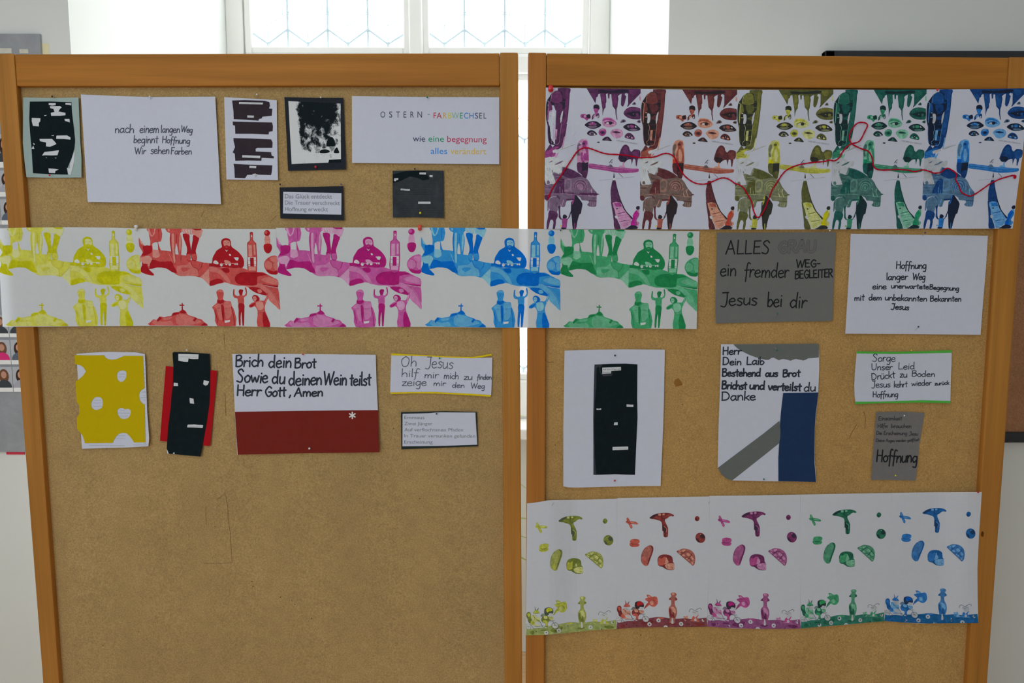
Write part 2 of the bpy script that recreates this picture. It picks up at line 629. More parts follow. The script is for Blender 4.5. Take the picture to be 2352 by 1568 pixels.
# ---------------------------------------------------------------- tall potted plant in the niche behind the boards
rng = random.Random(11)
pl_o = Vector((-0.34, 0.98, 0.0))
plant = empty('potted_plant', pl_o, 'tall potted plant with thin green leaves on the floor under the window', 'plant')
bm = bmesh.new()
bm_lathe(bm, [(0.11, 0), (0.125, 0.02), (0.15, 0.24), (0.162, 0.245), (0.162, 0.27), (0.148, 0.27), (0.142, 0.235), (0.0, 0.235)], 28)
from_bm('pot', bm, mat_plain('terracotta', (150, 88, 60), 0.8, 0.1, 0.06, 20), plant, smooth=True)
bm = bmesh.new()
bm_lathe(bm, [(0.141, 0.225), (0.12, 0.24), (0.0, 0.243)], 20)
from_bm('soil', bm, mat_plain('soil', (52, 40, 30), 1.0, 0.0, 0.3, 60), plant)
STEM = mat_plain('plant_stem', (120, 108, 80), 0.8, 0.1, 0.1, 60)
LEAF = mat_paper((118, 128, 78), 0.3, 0.1)
tops = []
for (dx, dy, h) in ((0.02, 0.0, 1.05), (-0.04, 0.03, 1.45), (0.0, -0.04, 0.75)):
    bm = bmesh.new()
    bm_tube(bm, [(dx * t + 0.01 * math.sin(4 * t + dx * 50), dy * t, 0.23 + (h - 0.23) * t) for t in (0, .2, .4, .6, .8, 1)], 0.012, 8, 0.009)
    from_bm('stem', bm, STEM, plant, smooth=True)
    tops.append(Vector((dx, dy, h)))


def leaf_to(base, tip, width=0.007, sag=0.10):
    bm = bmesh.new()
    n = 9
    mid = (base + tip) / 2 + Vector((0, 0, sag))
    prev = None
    for i in range(n + 1):
        t = i / n
        p = base * (1 - t) ** 2 + mid * 2 * t * (1 - t) + tip * t * t
        w = width * math.sin(math.pi * min(1, 0.12 + 0.88 * t)) ** 0.6 * 0.5 + 0.0004
        d = (tip - base).normalized().cross(Vector((0, -1, 0.35))).normalized()
        a, c, b = bm.verts.new(p - d * w), bm.verts.new(p + Vector((0, 0.0012, 0))), bm.verts.new(p + d * w)
        if prev:
            bm.faces.new((prev[0], prev[1], c, a))
            bm.faces.new((prev[1], prev[2], b, c))
        prev = (a, c, b)
    return from_bm('leaf', bm, LEAF, plant, recalc=False)


for t in tops:
    for k in range(17):
        ang = rng.uniform(math.radians(95), math.radians(265))
        ln = rng.uniform(0.22, 0.40)
        el = rng.uniform(-0.5, 0.9)
        tip = t + Vector((math.cos(ang) * ln * math.cos(el), math.sin(ang) * 0.5 * ln * math.cos(el), ln * math.sin(el) - 0.10))
        leaf_to(t + Vector((0, 0, rng.uniform(-.05, .02))), tip)
# leaves that reach across the gap between the two boards
for (xa, ya, xb, yb2, ti, w_) in ((1196, 1205, 1211, 1199, 2, .009), (1196, 1231, 1212, 1236, 2, .004), (1197, 1262, 1212, 1278, 2, .008),
                                  (1194, 917, 1204, 935, 0, .005), (1196, 1121, 1206, 1124, 0, .004), (1195, 222, 1210, 262, 1, .004)):
    A, B = on_wall(xa, ya, pl_o.y), on_wall(xb, yb2, pl_o.y)
    d = (B - A)
    tip = B + d * 1.2 - pl_o
    leaf_to(tops[ti], tip, w_, 0.0 if d.z < 0 else -0.02)

# ================================================================ THE TWO PINBOARDS


def board_skew_bar(bm, c4, d0, d1, bevel=0.003, org=Vector((0, 0, 0))):
    """a bar given by four (X, Z) corners of its face (TL, TR, BR, BL), from depth d0 to d1 in front of the board plane"""
    vs = {}
    for d in (d0, d1):
        for i, (X, Z) in enumerate(c4):
            vs[(d, i)] = bm.verts.new(Vector((X, yb(X) - d, Z)) - org)
    fs = [bm.faces.new([vs[(d1, i)] for i in range(4)]), bm.faces.new([vs[(d0, i)] for i in (3, 2, 1, 0)])]
    for i in range(4):
        j = (i + 1) % 4
        fs.append(bm.faces.new((vs[(d1, j)], vs[(d1, i)], vs[(d0, i)], vs[(d0, j)])))
    if bevel:
        es = list({e for f in fs for e in f.edges})
        bmesh.ops.bevel(bm, geom=es, offset=bevel, segments=2, affect='EDGES', profile=0.6)


def make_board(label, xs_l, xs_r, fibre, woodl, woodr):
    """xs_l, xs_r: (outer top, inner top, outer bottom, inner bottom) X of the uprights at z = 1.987 and z = 0.64"""
    zt, zref = 1.9870, 0.64
    xm = (xs_l[0] + xs_r[0]) / 2
    org = Vector((xm, yb(xm), 0))
    root = empty('pinboard', org, label, 'pinboard')

    def at(x_top, x_bot, z):
        return x_top + (x_bot - x_top) * (zt - z) / (zt - zref)
    lo_, li_ = (lambda z: at(xs_l[0], xs_l[2], z)), (lambda z: at(xs_l[1], xs_l[3], z))
    ro_, ri_ = (lambda z: at(xs_r[0], xs_r[2], z)), (lambda z: at(xs_r[1], xs_r[3], z))
    # pinning panel
    bm = bmesh.new()
    z0, z1 = 0.52, 1.935
    board_skew_bar(bm, [(li_(z1) - .008, z1), (ri_(z1) + .008, z1), (ri_(z0) + .008, z0), (li_(z0) - .008, z0)], -0.008, 0.0, 0, org)
    from_bm('fibre_panel', bm, fibre, root)
    bm = bmesh.new()  # added white reflector on the unseen back, bounces window light onto the wall
    board_skew_bar(bm, [(li_(z1) + .002, z1 - .015), (ri_(z1) - .002, z1 - .015), (ri_(z0) - .002, z0 + .042), (li_(z0) + .002, z0 + .042)], -0.0115, -0.0082, 0, org)
    from_bm('bounce_panel', bm, mat_plain('bounce_white', (182, 182, 180), 0.8, 0.1, 0.02, 10), root)
    for (f0, f1, w) in ((lo_, li_, woodl), (ri_, ro_, woodr)):
        bm = bmesh.new()
        zz = 0.0
        board_skew_bar(bm, [(f0(zt), zt), (f1(zt), zt), (f1(zz), zz), (f0(zz), zz)], -0.017, FRONT, 0.0035, org)
        from_bm('upright', bm, w, root)
    for (a, b) in ((1.9225, 1.9858), (0.49, 0.56)):
        bm = bmesh.new()
        board_skew_bar(bm, [(li_(b) + .0004, b), (ri_(b) - .0004, b), (ri_(a) - .0004, a), (li_(a) + .0004, a)], -0.016, FRONT - 0.0008, 0.003, org)
        from_bm('rail', bm, WOOD_H, root)
    for f0, f1 in ((lo_, li_), (ri_, ro_)):
        c = (f0(0) + f1(0)) / 2
        bm = bmesh.new()
        bm_box(bm, c - .018 - org.x, c + .018 - org.x, yb(c) - .26 - org.y, yb(c) - 0.0155 - org.y, 0, .055, .006, 2)
        bm_box(bm, c - .018 - org.x, c + .018 - org.x, yb(c) + 0.0175 - org.y, yb(c) + .26 - org.y, 0, .055, .006, 2)
        from_bm('foot', bm, WOOD_H, root)
    return root


boardL = make_board('left wooden-framed fibre pinboard with empty lower half', (-1.0515, -1.0112, -1.0454, -1.0086), (0.0112, -0.0258, 0.0238, -0.0145), FIBRE_L, WOOD_V, WOOD_V)
boardR = make_board('right wooden-framed fibre pinboard with red yarn across its top strip', (0.0312, 0.0682, 0.0322, 0.0730), (1.0670, 1.0170, 1.0712, 1.0248), FIBRE_R, WOOD_VR, WOOD_V)

# scratches, worn spots and a knot on the boards, as thin shapes of their own
SCR = mat_paper((92, 66, 40), 0, 0.2)
STAIN = mat_paper((122, 84, 40), 0, 0.1)


def px_mesh(name, polys, m, parent, org, d):
    bm = bmesh.new()
    for P in polys:
        f = bm.faces.new([bm.verts.new(on_board(x, y, d) - org) for x, y in P])
    return from_bm(name, bm, m, parent)


def crack(parent, pts, w=0.7, m=SCR):
    org = parent.location
    polys = []
    for (a, b) in zip(pts, pts[1:]):
        dx, dy = b[0] - a[0], b[1] - a[1]
        L = math.hypot(dx, dy) or 1
        nx, ny = -dy / L * w, dx / L * w
        polys.append([(a[0] + nx, a[1] + ny), (b[0] + nx, b[1] + ny), (b[0] - nx, b[1] - ny), (a[0] - nx, a[1] - ny)])
    px_mesh('scratch', polys, m, parent, org, 0.0004)


for pts in ([(517, 1132), (511, 1138), (497, 1147)], [(518, 1133), (523, 1165), (524, 1190), (529, 1225), (531, 1262), (533, 1291)],
            [(473, 1162), (473, 1190), (474, 1205)], [(467, 1294), (500, 1293), (532, 1292)], [(468, 485), (465, 492), (461, 499)],
            [(622, 508), (628, 502), (634, 496)], [(517, 800), (516, 790), (514, 765)], [(517, 905), (519, 955)], [(560, 1052), (561, 1070)]):
    crack(boardL, pts, 0.34)
for pts in ([(1256, 830), (1262, 832), (1272, 831)], [(1984, 945), (1988, 960), (1986, 985)], [(1968, 975), (1958, 990), (1950, 1008)]):
    crack(boardR, pts, 0.5)
px_mesh('stain', [[(1550, 872), (1558, 868), (1565, 876), (1568, 884), (1560, 886), (1552, 888), (1548, 880)]], STAIN, boardR, boardR.location, 0.0005)
px_mesh('worn_hole', [[(2262, 911), (2271, 909), (2272, 925), (2264, 926), (2256, 918)]], mat_paper((48, 30, 18), 0, .1), boardR, boardR.location, 0.0006)
px_mesh('knot', [[(2254, 1222), (2257, 1219), (2260, 1223), (2259, 1231), (2256, 1233), (2253, 1229)]], mat_paper((84, 46, 16), 0, .1), boardR, boardR.location, FRONT + 0.0003)
for i in range(60):
    x, y = rng.uniform(1265, 2235), rng.uniform(540, 1560)
    if i % 2:
        x, y = rng.uniform(150, 1145), rng.uniform(400, 1560)
    s = rng.uniform(0.7, 1.7)
    b = boardR if x > 1201 else boardL
    px_mesh('pin_hole', [[(x + s * math.cos(q), y + s * 0.9 * math.sin(q)) for q in (0, 1.05, 2.1, 3.14, 4.2, 5.2)]], SCR, b, b.location, 0.0003)

# ================================================================ SHEETS OF PAPER AND WHAT IS PRINTED ON THEM
GRID = 13.0


def catmull(pts, n=3, closed=True):
    P = [Vector((p[0], p[1], 0)) for p in pts]
    L = len(P)
    out = []
    segs = L if closed else L - 1
    for i in range(segs):
        if closed:
            a, b, c, d = P[(i - 1) % L], P[i], P[(i + 1) % L], P[(i + 2) % L]
        else:
            a, b, c, d = P[max(0, i - 1)], P[i], P[i + 1], P[min(L - 1, i + 2)]
        for k in range(n):
            t = k / n
            v = 0.5 * ((2 * b) + (c - a) * t + (2 * a - 5 * b + 4 * c - d) * t * t + (3 * b - a - 3 * c + d) * t ** 3)
            out.append((v.x, v.y))
    if not closed:
        out.append((P[-1].x, P[-1].y))
    return out


def ribbon(pts, w):
    """polygon of a stroke with round ends"""
    P = []
    for p in pts:
        if not P or math.hypot(p[0] - P[-1][0], p[1] - P[-1][1]) > 0.05:
            P.append(p)
    if len(P) == 1:
        P.append((P[0][0] + 0.01, P[0][1]))
    L, R = [], []
    h = w / 2
    n = len(P)
    for i in range(n):
        a, b = P[max(0, i - 1)], P[min(n - 1, i + 1)]
        dx, dy = b[0] - a[0], b[1] - a[1]
        l = math.hypot(dx, dy) or 1
        nx, ny = -dy / l, dx / l
        L.append((P[i][0] + nx * h, P[i][1] + ny * h))
        R.append((P[i][0] - nx * h, P[i][1] - ny * h))
    quads = [[L[i], L[i + 1], R[i + 1], R[i]] for i in range(n - 1)]
    for (c, o) in ((P[0], 0), (P[-1], 0)):
        quads.append([(c[0] + h * math.cos(q), c[1] + h * math.sin(q)) for q in (math.pi / 4 * k for k in range(8))])
    return quads


class Sheet:
    """one sheet: root mesh = the paper; prints, strips and writing are its children"""

    def __init__(self, name, outline, depth, mat, label, cat='paper', group=None, cuts=True, holes=()):
        self.depth = depth
        xs, ys = [p[0] for p in outline], [p[1] for p in outline]
        self.box = (min(xs), max(xs), min(ys), max(ys))
        cx, cy = (min(xs) + max(xs)) / 2, (min(ys) + max(ys)) / 2
        self.org = on_board(cx, cy, depth(cx, cy, self.box))
        self.n = 0
        self.root = self._mesh(name, [(0, [outline] + list(holes), 0)], [mat], None, 0)
        self.root.location = self.org
        tag(self.root, label, cat, group)

    def w(self, x, y, lift=0.0):
        return on_board(x, y, self.depth(x, y, self.box) + lift) - self.org

    def _mesh(self, name, shapes, mats, parent, lift, curved=True):
        """shapes: (material index, [outer, hole, ...] in photo positions, layer)"""
        bm = bmesh.new()
        lay = bm.verts.layers.float.new('lift')
        for mi, loops, layer in shapes:
            flat = [Vector((p[0], p[1], 0)) for l in loops for p in l]
            vs = [bm.verts.new(v) for v in flat]
            for v in vs:
                v[lay] = lift + layer * 0.00010
            if len(loops) == 1 and len(loops[0]) <= 4:
                tris = [tuple(range(len(loops[0])))]
            else:
                tris = tessellate_polygon([[Vector((p[0], p[1], 0)) for p in l] for l in loops])
            for t in tris:
                try:
                    f = bm.faces.new([vs[i] for i in t])
                    f.material_index = mi
                except ValueError:
                    pass
        if curved:
            xs = [v.co.x for v in bm.verts]
            ys = [v.co.y for v in bm.verts]
            for axis, lo, hi in ((0, min(xs), max(xs)), (1, min(ys), max(ys))):
                k = math.ceil(lo / GRID)
                while k * GRID < hi:
                    co = [0, 0, 0]
                    co[axis] = k * GRID
                    no = [0, 0, 0]
                    no[axis] = 1
                    bmesh.ops.bisect_plane(bm, geom=bm.verts[:] + bm.edges[:] + bm.faces[:], plane_co=co, plane_no=no, dist=1e-4)
                    k += 1
        for v in bm.verts:
            v.co = self.w(v.co.x, v.co.y, v[lay])
        for f in bm.faces:
            f.normal_update()
            if f.normal.y > 0:
                f.normal_flip()
        return from_bm(name, bm, mats, parent, recalc=False)

    def add(self, name, shapes, mats, lift=0.00022, curved=True, label=None, parent=None):
        o = self._mesh(name, shapes, mats, parent or self.root, lift, curved)
        if label:
            o['label'] = label
        return o

    def add_each(self, name, shapes, mats, lift=0.00022):
        for sh_ in shapes:
            self.add(name, [sh_], mats, lift)

    def patch(self, name, poly, mat, layer=1, label=None, parent=None, holes=()):
        return self.add(name, [(0, [poly] + list(holes), layer)], [mat], label=label, parent=parent)

    def strokes(self, name, lines, w, mat, layer=1, label=None):
        shapes = []
        for l in lines:
            shapes += [(0, [q], layer) for q in ribbon(l, w)]
        return self.add(name, shapes, [mat], curved=False, label=label)


def crop(x0, y0, s):
    return lambda pts: [(x0 + p[0] / s, y0 + p[1] / s) for p in pts]


def pts(s):
    return [tuple(float(c) for c in p.split(',')) for p in s.split()]


# ---- handwriting: one-line letters (x-height 1, capitals 1.9)
G = {}
for line in '''
a 1.05 .82,.9 .4,1.02 .06,.5 .35,-.02 .78,.4|.84,1 .82,.3 .98,0
b 1.0 .1,2 .12,0|.12,.5 .45,1 .88,.55 .5,-.02 .12,.15
c .9 .82,.85 .45,1.02 .06,.5 .4,-.02 .85,.15
d 1.1 .8,.8 .4,1.0 .05,.5 .35,-.02 .8,.3|.86,2 .84,.4 .9,0
e .98 .1,.52 .8,.62 .6,1.02 .15,.8 .08,.3 .4,-.04 .88,.15
f .75 .8,1.85 .5,2 .34,1.5 .3,.4 .25,-.6|.02,.95 .65,1.0
g 1.05 .82,.88 .4,1.02 .06,.5 .35,.02 .8,.4|.85,1 .84,0 .7,-.75 .2,-.7
h 1.0 .12,2 .12,0|.12,.45 .5,1 .82,.7 .84,0
i .45 .2,1 .2,0|.22,1.45 .22,1.5
k .92 .12,2 .12,0|.78,1 .14,.42|.3,.55 .82,0
l .45 .2,2 .2,.1 .3,0
m 1.5 .12,1 .12,0|.12,.5 .4,1.02 .66,.7 .68,0|.68,.5 .98,1.02 1.26,.7 1.28,0
n 1.0 .12,1 .12,0|.12,.5 .5,1.02 .8,.7 .82,0
o 1.0 .5,1.02 .08,.6 .3,0 .78,.15 .86,.75 .5,1.02
p 1.0 .12,1 .12,-.8|.12,.6 .5,1 .88,.55 .5,0 .14,.2
r .8 .12,1 .12,0|.12,.5 .4,.98 .72,.92
s .85 .75,.9 .4,1.02 .15,.75 .7,.35 .5,-.02 .1,.08
t .75 .38,1.75 .38,.2 .5,0|.05,1.15 .7,1.2
u 1.0 .1,1 .12,.2 .45,-.02 .8,.4|.82,1 .84,0
v .9 .08,1 .42,0 .82,1
w 1.35 .08,1 .35,0 .65,.8 .95,0 1.26,1
z .9 .1,.95 .8,1.0|.8,1.0 .1,.02|.1,.02 .85,.02
ü 1.0 .1,1 .12,.2 .45,-.02 .8,.4|.82,1 .84,0|.3,1.4 .3,1.46|.62,1.4 .62,1.46
ö 1.0 .5,1.02 .08,.6 .3,0 .78,.15 .86,.75 .5,1.02|.3,1.4 .3,1.46|.68,1.4 .68,1.46
A 1.45 .05,0 .7,1.9|.7,1.9 1.25,0|.28,.7 1.05,.75
B 1.25 .15,1.9 .15,0|.15,1.85 .8,1.9 .9,1.4 .2,1.02|.2,1.02 1.0,.95 1.05,.3 .6,0 .15,.02
D 1.4 .15,1.9 .15,0|.1,1.88 .8,1.8 1.2,1.0 .9,.2 .12,.02
E 1.15 .15,1.9 .15,0|.15,1.88 .95,1.9|.15,1 .85,1.02|.15,.02 1.0,.02
F 1.1 .15,1.9 .15,0|.15,1.88 .95,1.9|.15,1 .8,1.02
G 1.35 1.15,1.6 .7,1.9 .12,1.0 .6,0 1.15,.3 1.15,.85|1.18,.85 .7,.85
H 1.3 .15,1.9 .15,0|1.08,1.9 1.08,0|.15,1 1.08,1.0
I .5 .22,1.9 .22,0
J 1.1 .2,1.85 .95,1.88|.8,1.88 .82,.5 .6,-.2 .1,-.1
L 1.1 .18,1.95 .15,.02|.15,.02 1.0,.05
O 1.5 .75,1.9 .15,1.2 .4,.05 1.1,.2 1.25,1.4 .75,1.9
R 1.25 .15,1.9 .15,0|.15,1.85 .9,1.85 .9,1.15 .2,.95|.4,.95 1.1,0
S 1.2 1.0,1.6 .65,1.92 .2,1.5 .9,.7 .7,.02 .1,.15
T 1.2 .6,1.9 .6,0|.05,1.88 1.15,1.9
U 1.3 .12,1.9 .2,.3 .65,0 1.05,.4 1.1,1.9
W 1.9 .08,1.9 .5,0|.5,0 .92,1.6|.92,1.6 1.3,0|1.3,0 1.8,1.9
- .8 .12,.85 .7,.85
, .45 .25,.15 .2,-.1 .08,-.4
'''.strip().splitlines():
    ch, wd, st = line.split(' ', 2)
    G[ch] = (float(wd), [pts(s) for s in st.split('|')])


def write(text, x0, y0, x1, y1, xh, r):
    """strokes of a handwritten word on the baseline (x0,y0)-(x1,y1), in photo or crop positions (y down)"""
    adv = [G[c][0] + r.uniform(-.03, .03) for c in text]
    tot = sum(adv)
    L = math.hypot(x1 - x0, y1 - y0)
    k = L / tot
    ux, uy = (x1 - x0) / L, (y1 - y0) / L
    out, c = [], 0.0
    for ch, a in zip(text, adv):
        j = r.uniform(-.05, .05)
        sl = 0.06 + r.uniform(-.04, .04)
        hs = 1 + r.uniform(-.05, .05)
        for st in G[ch][1]:
            q = catmull(st, 4, False) if len(st) > 2 else st
            o = []
            for (gx, gy) in q:
                u = (c + gx * a / G[ch][0]) * k + sl * gy * xh
                v = (gy * hs + j) * xh
                o.append((x0 + ux * u + uy * v, y0 + uy * u - ux * v))
            out.append(o)
        c += a
    return out


def hand(sheet, tf, words, width, mat, seed=1, name='handwritten_line', layer=1, label=None):
    r = random.Random(seed)
    lines = []
    for w in words:
        lines += [tf(s) for s in write(*w, r)]
    return sheet.strokes(name, lines, width, mat, layer, label)


# ---- printed type: the built-in face, outlines laid onto the sheet
_fcache = {}


def glyph_mesh(text):
    if text not in _fcache:
        cu = bpy.data.curves.new('type', 'FONT')
        cu.body = text
        cu.resolution_u = 3
        o = bpy.data.objects.new('type', cu)
        COL.objects.link(o)
        dg = bpy.context.evaluated_depsgraph_get()
        me = o.evaluated_get(dg).to_mesh()
        vs = [(v.co.x, v.co.y) for v in me.vertices]
        fs = [tuple(p.vertices) for p in me.polygons]
        o.evaluated_get(dg).to_mesh_clear()
        bpy.data.objects.remove(o)
        bpy.data.curves.remove(cu)
        _fcache[text] = (vs, fs)
    return _fcache[text]


_hv = glyph_mesh('H')[0]
CAPH = max(v[1] for v in _hv)


def typeset(sheet, tf, items, mats, name='printed_line', layer=1, label=None):
    """items: (text, x0, y0, x1, y1, capital height, material index)"""
    bm = bmesh.new()
    for (text, x0, y0, x1, y1, cap, mi) in items:
        vs, fs = glyph_mesh(text)
        a, b = min(v[0] for v in vs), max(v[0] for v in vs)
        L = math.hypot(x1 - x0, y1 - y0)
        kx, ky = L / (b - a), cap / CAPH
        ux, uy = (x1 - x0) / L, (y1 - y0) / L
        P = []
        for (gx, gy) in vs:
            u, v = (gx - a) * kx, gy * ky
            P.append((x0 + ux * u + uy * v, y0 + uy * u - ux * v))
        P = tf(P)
        V = [bm.verts.new(sheet.w(p[0], p[1], 0.00022 + layer * 0.0001)) for p in P]
        for f in fs:
            try:
                g = bm.faces.new([V[i] for i in f])
                g.material_index = mi
                g.normal_update()
                if g.normal.y > 0:
                    g.normal_flip()
            except ValueError:
                pass
    o = from_bm(name, bm, mats, sheet.root, recalc=False)
    if label:
        o['label'] = label
    return o


INK = mat_paper((44, 47, 56), 0.0, 0.05)
INK_SOFT = mat_paper((70, 73, 84), 0.0, 0.08)
INK_FAINT = mat_paper((140, 143, 150), 0.0, 0.08)
BLACK_CARD = mat_paper((34, 38, 44), 0.0, 0.06)
BLACK_INK = mat_paper((20, 27, 30), 0.0, 0.12)
STRIP_WHITE = mat_paper((172, 174, 178), 0.0, 0.02)


def curl(l=.003, r=.003, b=.003, t=.001, base=.0012, px=0.0):
    """sheet pinned near its middle: edges stand off the board"""
    def d(x, y, bx):
        s = (x - (bx[0] + bx[1]) / 2) / max(1, (bx[1] - bx[0]) / 2) - px
        q = (y - (bx[2] + bx[3]) / 2) / max(1, (bx[3] - bx[2]) / 2)
        return base + (l * s * s if s < 0 else r * s * s) + (b * q * q if q > 0 else t * q * q)
    return d


# ---- pins
PIN_MATS = {}
for nm, c in (('white', (205, 208, 205)), ('red', (172, 30, 40)), ('green', (20, 96, 82)), ('yellow', (190, 178, 30)),
              ('black', (24, 26, 36)), ('blue', (40, 44, 84)), ('purple', (92, 80, 110)), ('orange', (200, 60, 45))):
    PIN_MATS[nm] = mat_plain('pin_' + nm, c, 0.25, 0.5)


def pin(colour, x, y, sheet, label, r=0.0018, lean=(0.001, -0.002), stand=0.0065):
    d = sheet.depth(x, y, sheet.box) if sheet else 0.0
    tipw = on_board(x, y, d)
    o = empty('pin', tipw, label, 'pin')
    head = on_board(x, y, d + stand) - tipw
    tip = Vector((lean[0], 0, lean[1])) + Vector((0, 0.0, 0))
    bm = bmesh.new()
    bmesh.ops.create_uvsphere(bm, u_segments=14, v_segments=9, radius=r)
    for v in bm.verts:
        v.co += head
    from_bm('head', bm, PIN_MATS[colour], o, smooth=True)
    bm = bmesh.new()
    bm_tube(bm, [head, tip], 0.00035, 6)
    from_bm('needle', bm, STEEL, o)
    return o


def push_pin(colour, x, y, sheet, label, k=1.0):
    """large plastic push pin: waisted grip on a flat collar"""
    d = sheet.depth(x, y, sheet.box)
    tipw = on_board(x, y + 3, d)
    o = empty('push_pin', tipw, label, 'pin')
    axis = (on_board(x, y - 4, d + 0.014 * k) - tipw).normalized()
    bm = bmesh.new()
    bm_lathe(bm, [(.0, .001), (.0046 * k, .001), (.0050 * k, .0022), (.0046 * k, .0034), (.0028 * k, .0050), (.0026 * k, .0085),
                  (.0036 * k, .0105), (.0048 * k, .0118), (.0049 * k, .0134), (.0040 * k, .0142), (0, .0144)], 20)
    M = axis.to_track_quat('Z', 'Y').to_matrix().to_4x4()
    bmesh.ops.transform(bm, matrix=M, verts=bm.verts)
    from_bm('grip', bm, PIN_MATS[colour], o, smooth=True)
    bm = bmesh.new()
    bm_tube(bm, [axis * 0.0012, axis * -0.0006], 0.0005, 6)
    from_bm('needle', bm, STEEL, o)
    return o

# ================================================================ SINGLE SHEETS, LEFT BOARD
# 1 grey-green card with blacked-out text
T = crop(0, 180, 4.3556)
PALE_GREEN = mat_paper((131, 147, 145), 0.0, 0.03)
s1 = Sheet('poem_card', T(pts('232,190 520,196 785,190 795,430 803,640 815,800 815,990 530,993 265,988 245,830 228,640 230,420')), curl(.0100, .005, .002, .001),
           PALE_GREEN, 'grey-green card with a blacked-out text, top left corner of left board')
blk = s1.patch('blackout_print', T(pts('298,232 500,230 715,238 720,340 740,500 752,620 745,700 715,800 690,860 672,905 680,962 500,958 330,948 322,820 315,690 300,540 292,400')), BLACK_INK)
W1 = ['487,247 558,247 556,268 520,272 488,266', '655,247 710,247 712,270 690,265 655,262', '498,278 600,276 618,290 600,305 585,330 655,345 655,368 600,374 512,374 508,345 545,335 535,305 505,298',
      '318,395 405,398 402,430 388,445 388,480 330,475 318,430', '645,405 695,405 698,440 675,432 650,425', '565,572 670,570 705,590 705,612 640,606 562,604',
      '395,605 520,605 545,630 565,655 540,668 500,684 460,680 460,640 400,628', '330,645 350,655 340,668', '315,705 345,705 332,672', '445,735 520,728 590,718 575,768 520,770 450,768 420,772',
      '485,900 545,903 585,912 555,925 550,948 490,945', '668,895 700,900 715,930 700,965 680,950', '440,368 470,366 450,378', '510,570 540,568 535,576', '545,795 565,792 560,800', '455,790 470,792 468,798']
s1.add_each('uncovered_word', [(0, [T(pts(p))], 1) for p in W1], [STRIP_WHITE], 0.0004)
s1.patch('curled_corner', T(pts('750,715 742,830 722,910 705,970 685,955 700,900 700,850 725,780')), STRIP_WHITE, 4)
pin('black', 119.8, 221.5, s1, 'black pin at the top edge of the grey-green card')
pin('red', 113.6, 402.2, s1, 'red pin at the bottom of the grey-green card')

# 2 large white sheet, three written lines
s2 = Sheet('poem_sheet', T(pts('808,160 1150,175 1500,186 2153,182 2170,500 2190,850 2210,1257 1500,1245 878,1235 855,900 830,500')), curl(.004, .006, .004, .001),
           PAPER_THICK, 'large white sheet with three small handwritten lines starting nach einem')
hand(s2, T, [('nach', 1148, 545, 1342, 543, 44), ('einem', 1395, 540, 1592, 545, 42), ('langen', 1605, 540, 1800, 543, 36), ('Weg', 1806, 532, 1926, 545, 34)], 2.1, INK_SOFT, 3)
hand(s2, T, [('beginnt', 1335, 645, 1582, 645, 38), ('Hoffnung', 1620, 645, 1902, 652, 34)], 2.1, INK_SOFT, 4)
hand(s2, T, [('Wir', 1345, 758, 1462, 754, 34), ('sehen', 1505, 752, 1695, 752, 40), ('Farben', 1707, 758, 1920, 758, 34)], 2.1, INK_SOFT, 5)
pin('white', 344, 221.5, s2, 'white pin at the top of the large handwritten sheet', lean=(0.0015, -0.006))

# 3 narrow white sheet with blocks blacked out
T = crop(500, 200, 3.26667)
s3 = Sheet('poem_sheet', T(pts('48,75 250,86 443,98 447,400 452,697 250,695 66,693 58,400')), curl(.002, .003, .003), PAPER_THICK,
           'narrow white sheet with four blocks of text blacked out in brown-black')
DKBROWN = mat_paper((46, 40, 46), 0.0, 0.10)
B3 = ['108,100 200,97 350,102 388,112 392,140 385,160 410,163 405,215 335,222 330,235 310,238 305,252 220,245 120,240 118,180',
      '112,258 250,262 408,265 415,295 412,330 385,335 382,355 260,350 132,350 130,290 115,285',
      '118,382 250,385 400,392 412,415 410,455 300,455 285,462 285,482 400,488 405,515 422,520 420,535 330,530 328,552 230,550 132,552 128,500 112,490 130,450 118,400',
      '118,575 250,582 410,587 405,640 400,660 300,656 222,658 205,683 128,680 125,610']
s3.add_each('blackout_print', [(0, [T(pts(p))], 1) for p in B3], [DKBROWN])
s3.add_each('uncovered_word', [(0, [T(pts(p))], 1) for p in ('160,112 340,116 338,130 160,126', '222,212 272,214 270,230 222,228', '185,510 320,515 318,534 184,528', '238,590 290,592 288,608 238,606', '262,650 300,652 298,658 262,656')], [STRIP_WHITE], 0.0004)
s3.strokes('tiny_print', [T(q) for q in ([(168, 123), (238, 124)], [(253, 124), (323, 126)], [(227, 224), (244, 224)], [(248, 224), (265, 225)], [(192, 524), (226, 525)], [(234, 525), (268, 526)], [(276, 527), (310, 528)], [(243, 602), (261, 602)], [(265, 602), (283, 603)])], 0.8, INK_FAINT, 4)['kind'] = 'stuff'
pin('white', 589.8, 216.8, s3, 'white pin just above the narrow blacked-out sheet', lean=(0.000, -0.006))
pin('white', 585.8, 400.3, s3, 'white pin near the bottom of the narrow blacked-out sheet', lean=(0.0005, -0.006))

# 4 dark card with a smudged black-and-white print
s4 = Sheet('poem_card', T(pts('500,75 720,80 943,80 952,350 963,618 745,622 528,628 515,350')), curl(.003, .004, .003), BLACK_CARD,
           'black card with a smudged black-and-white ink print, top row of left board')


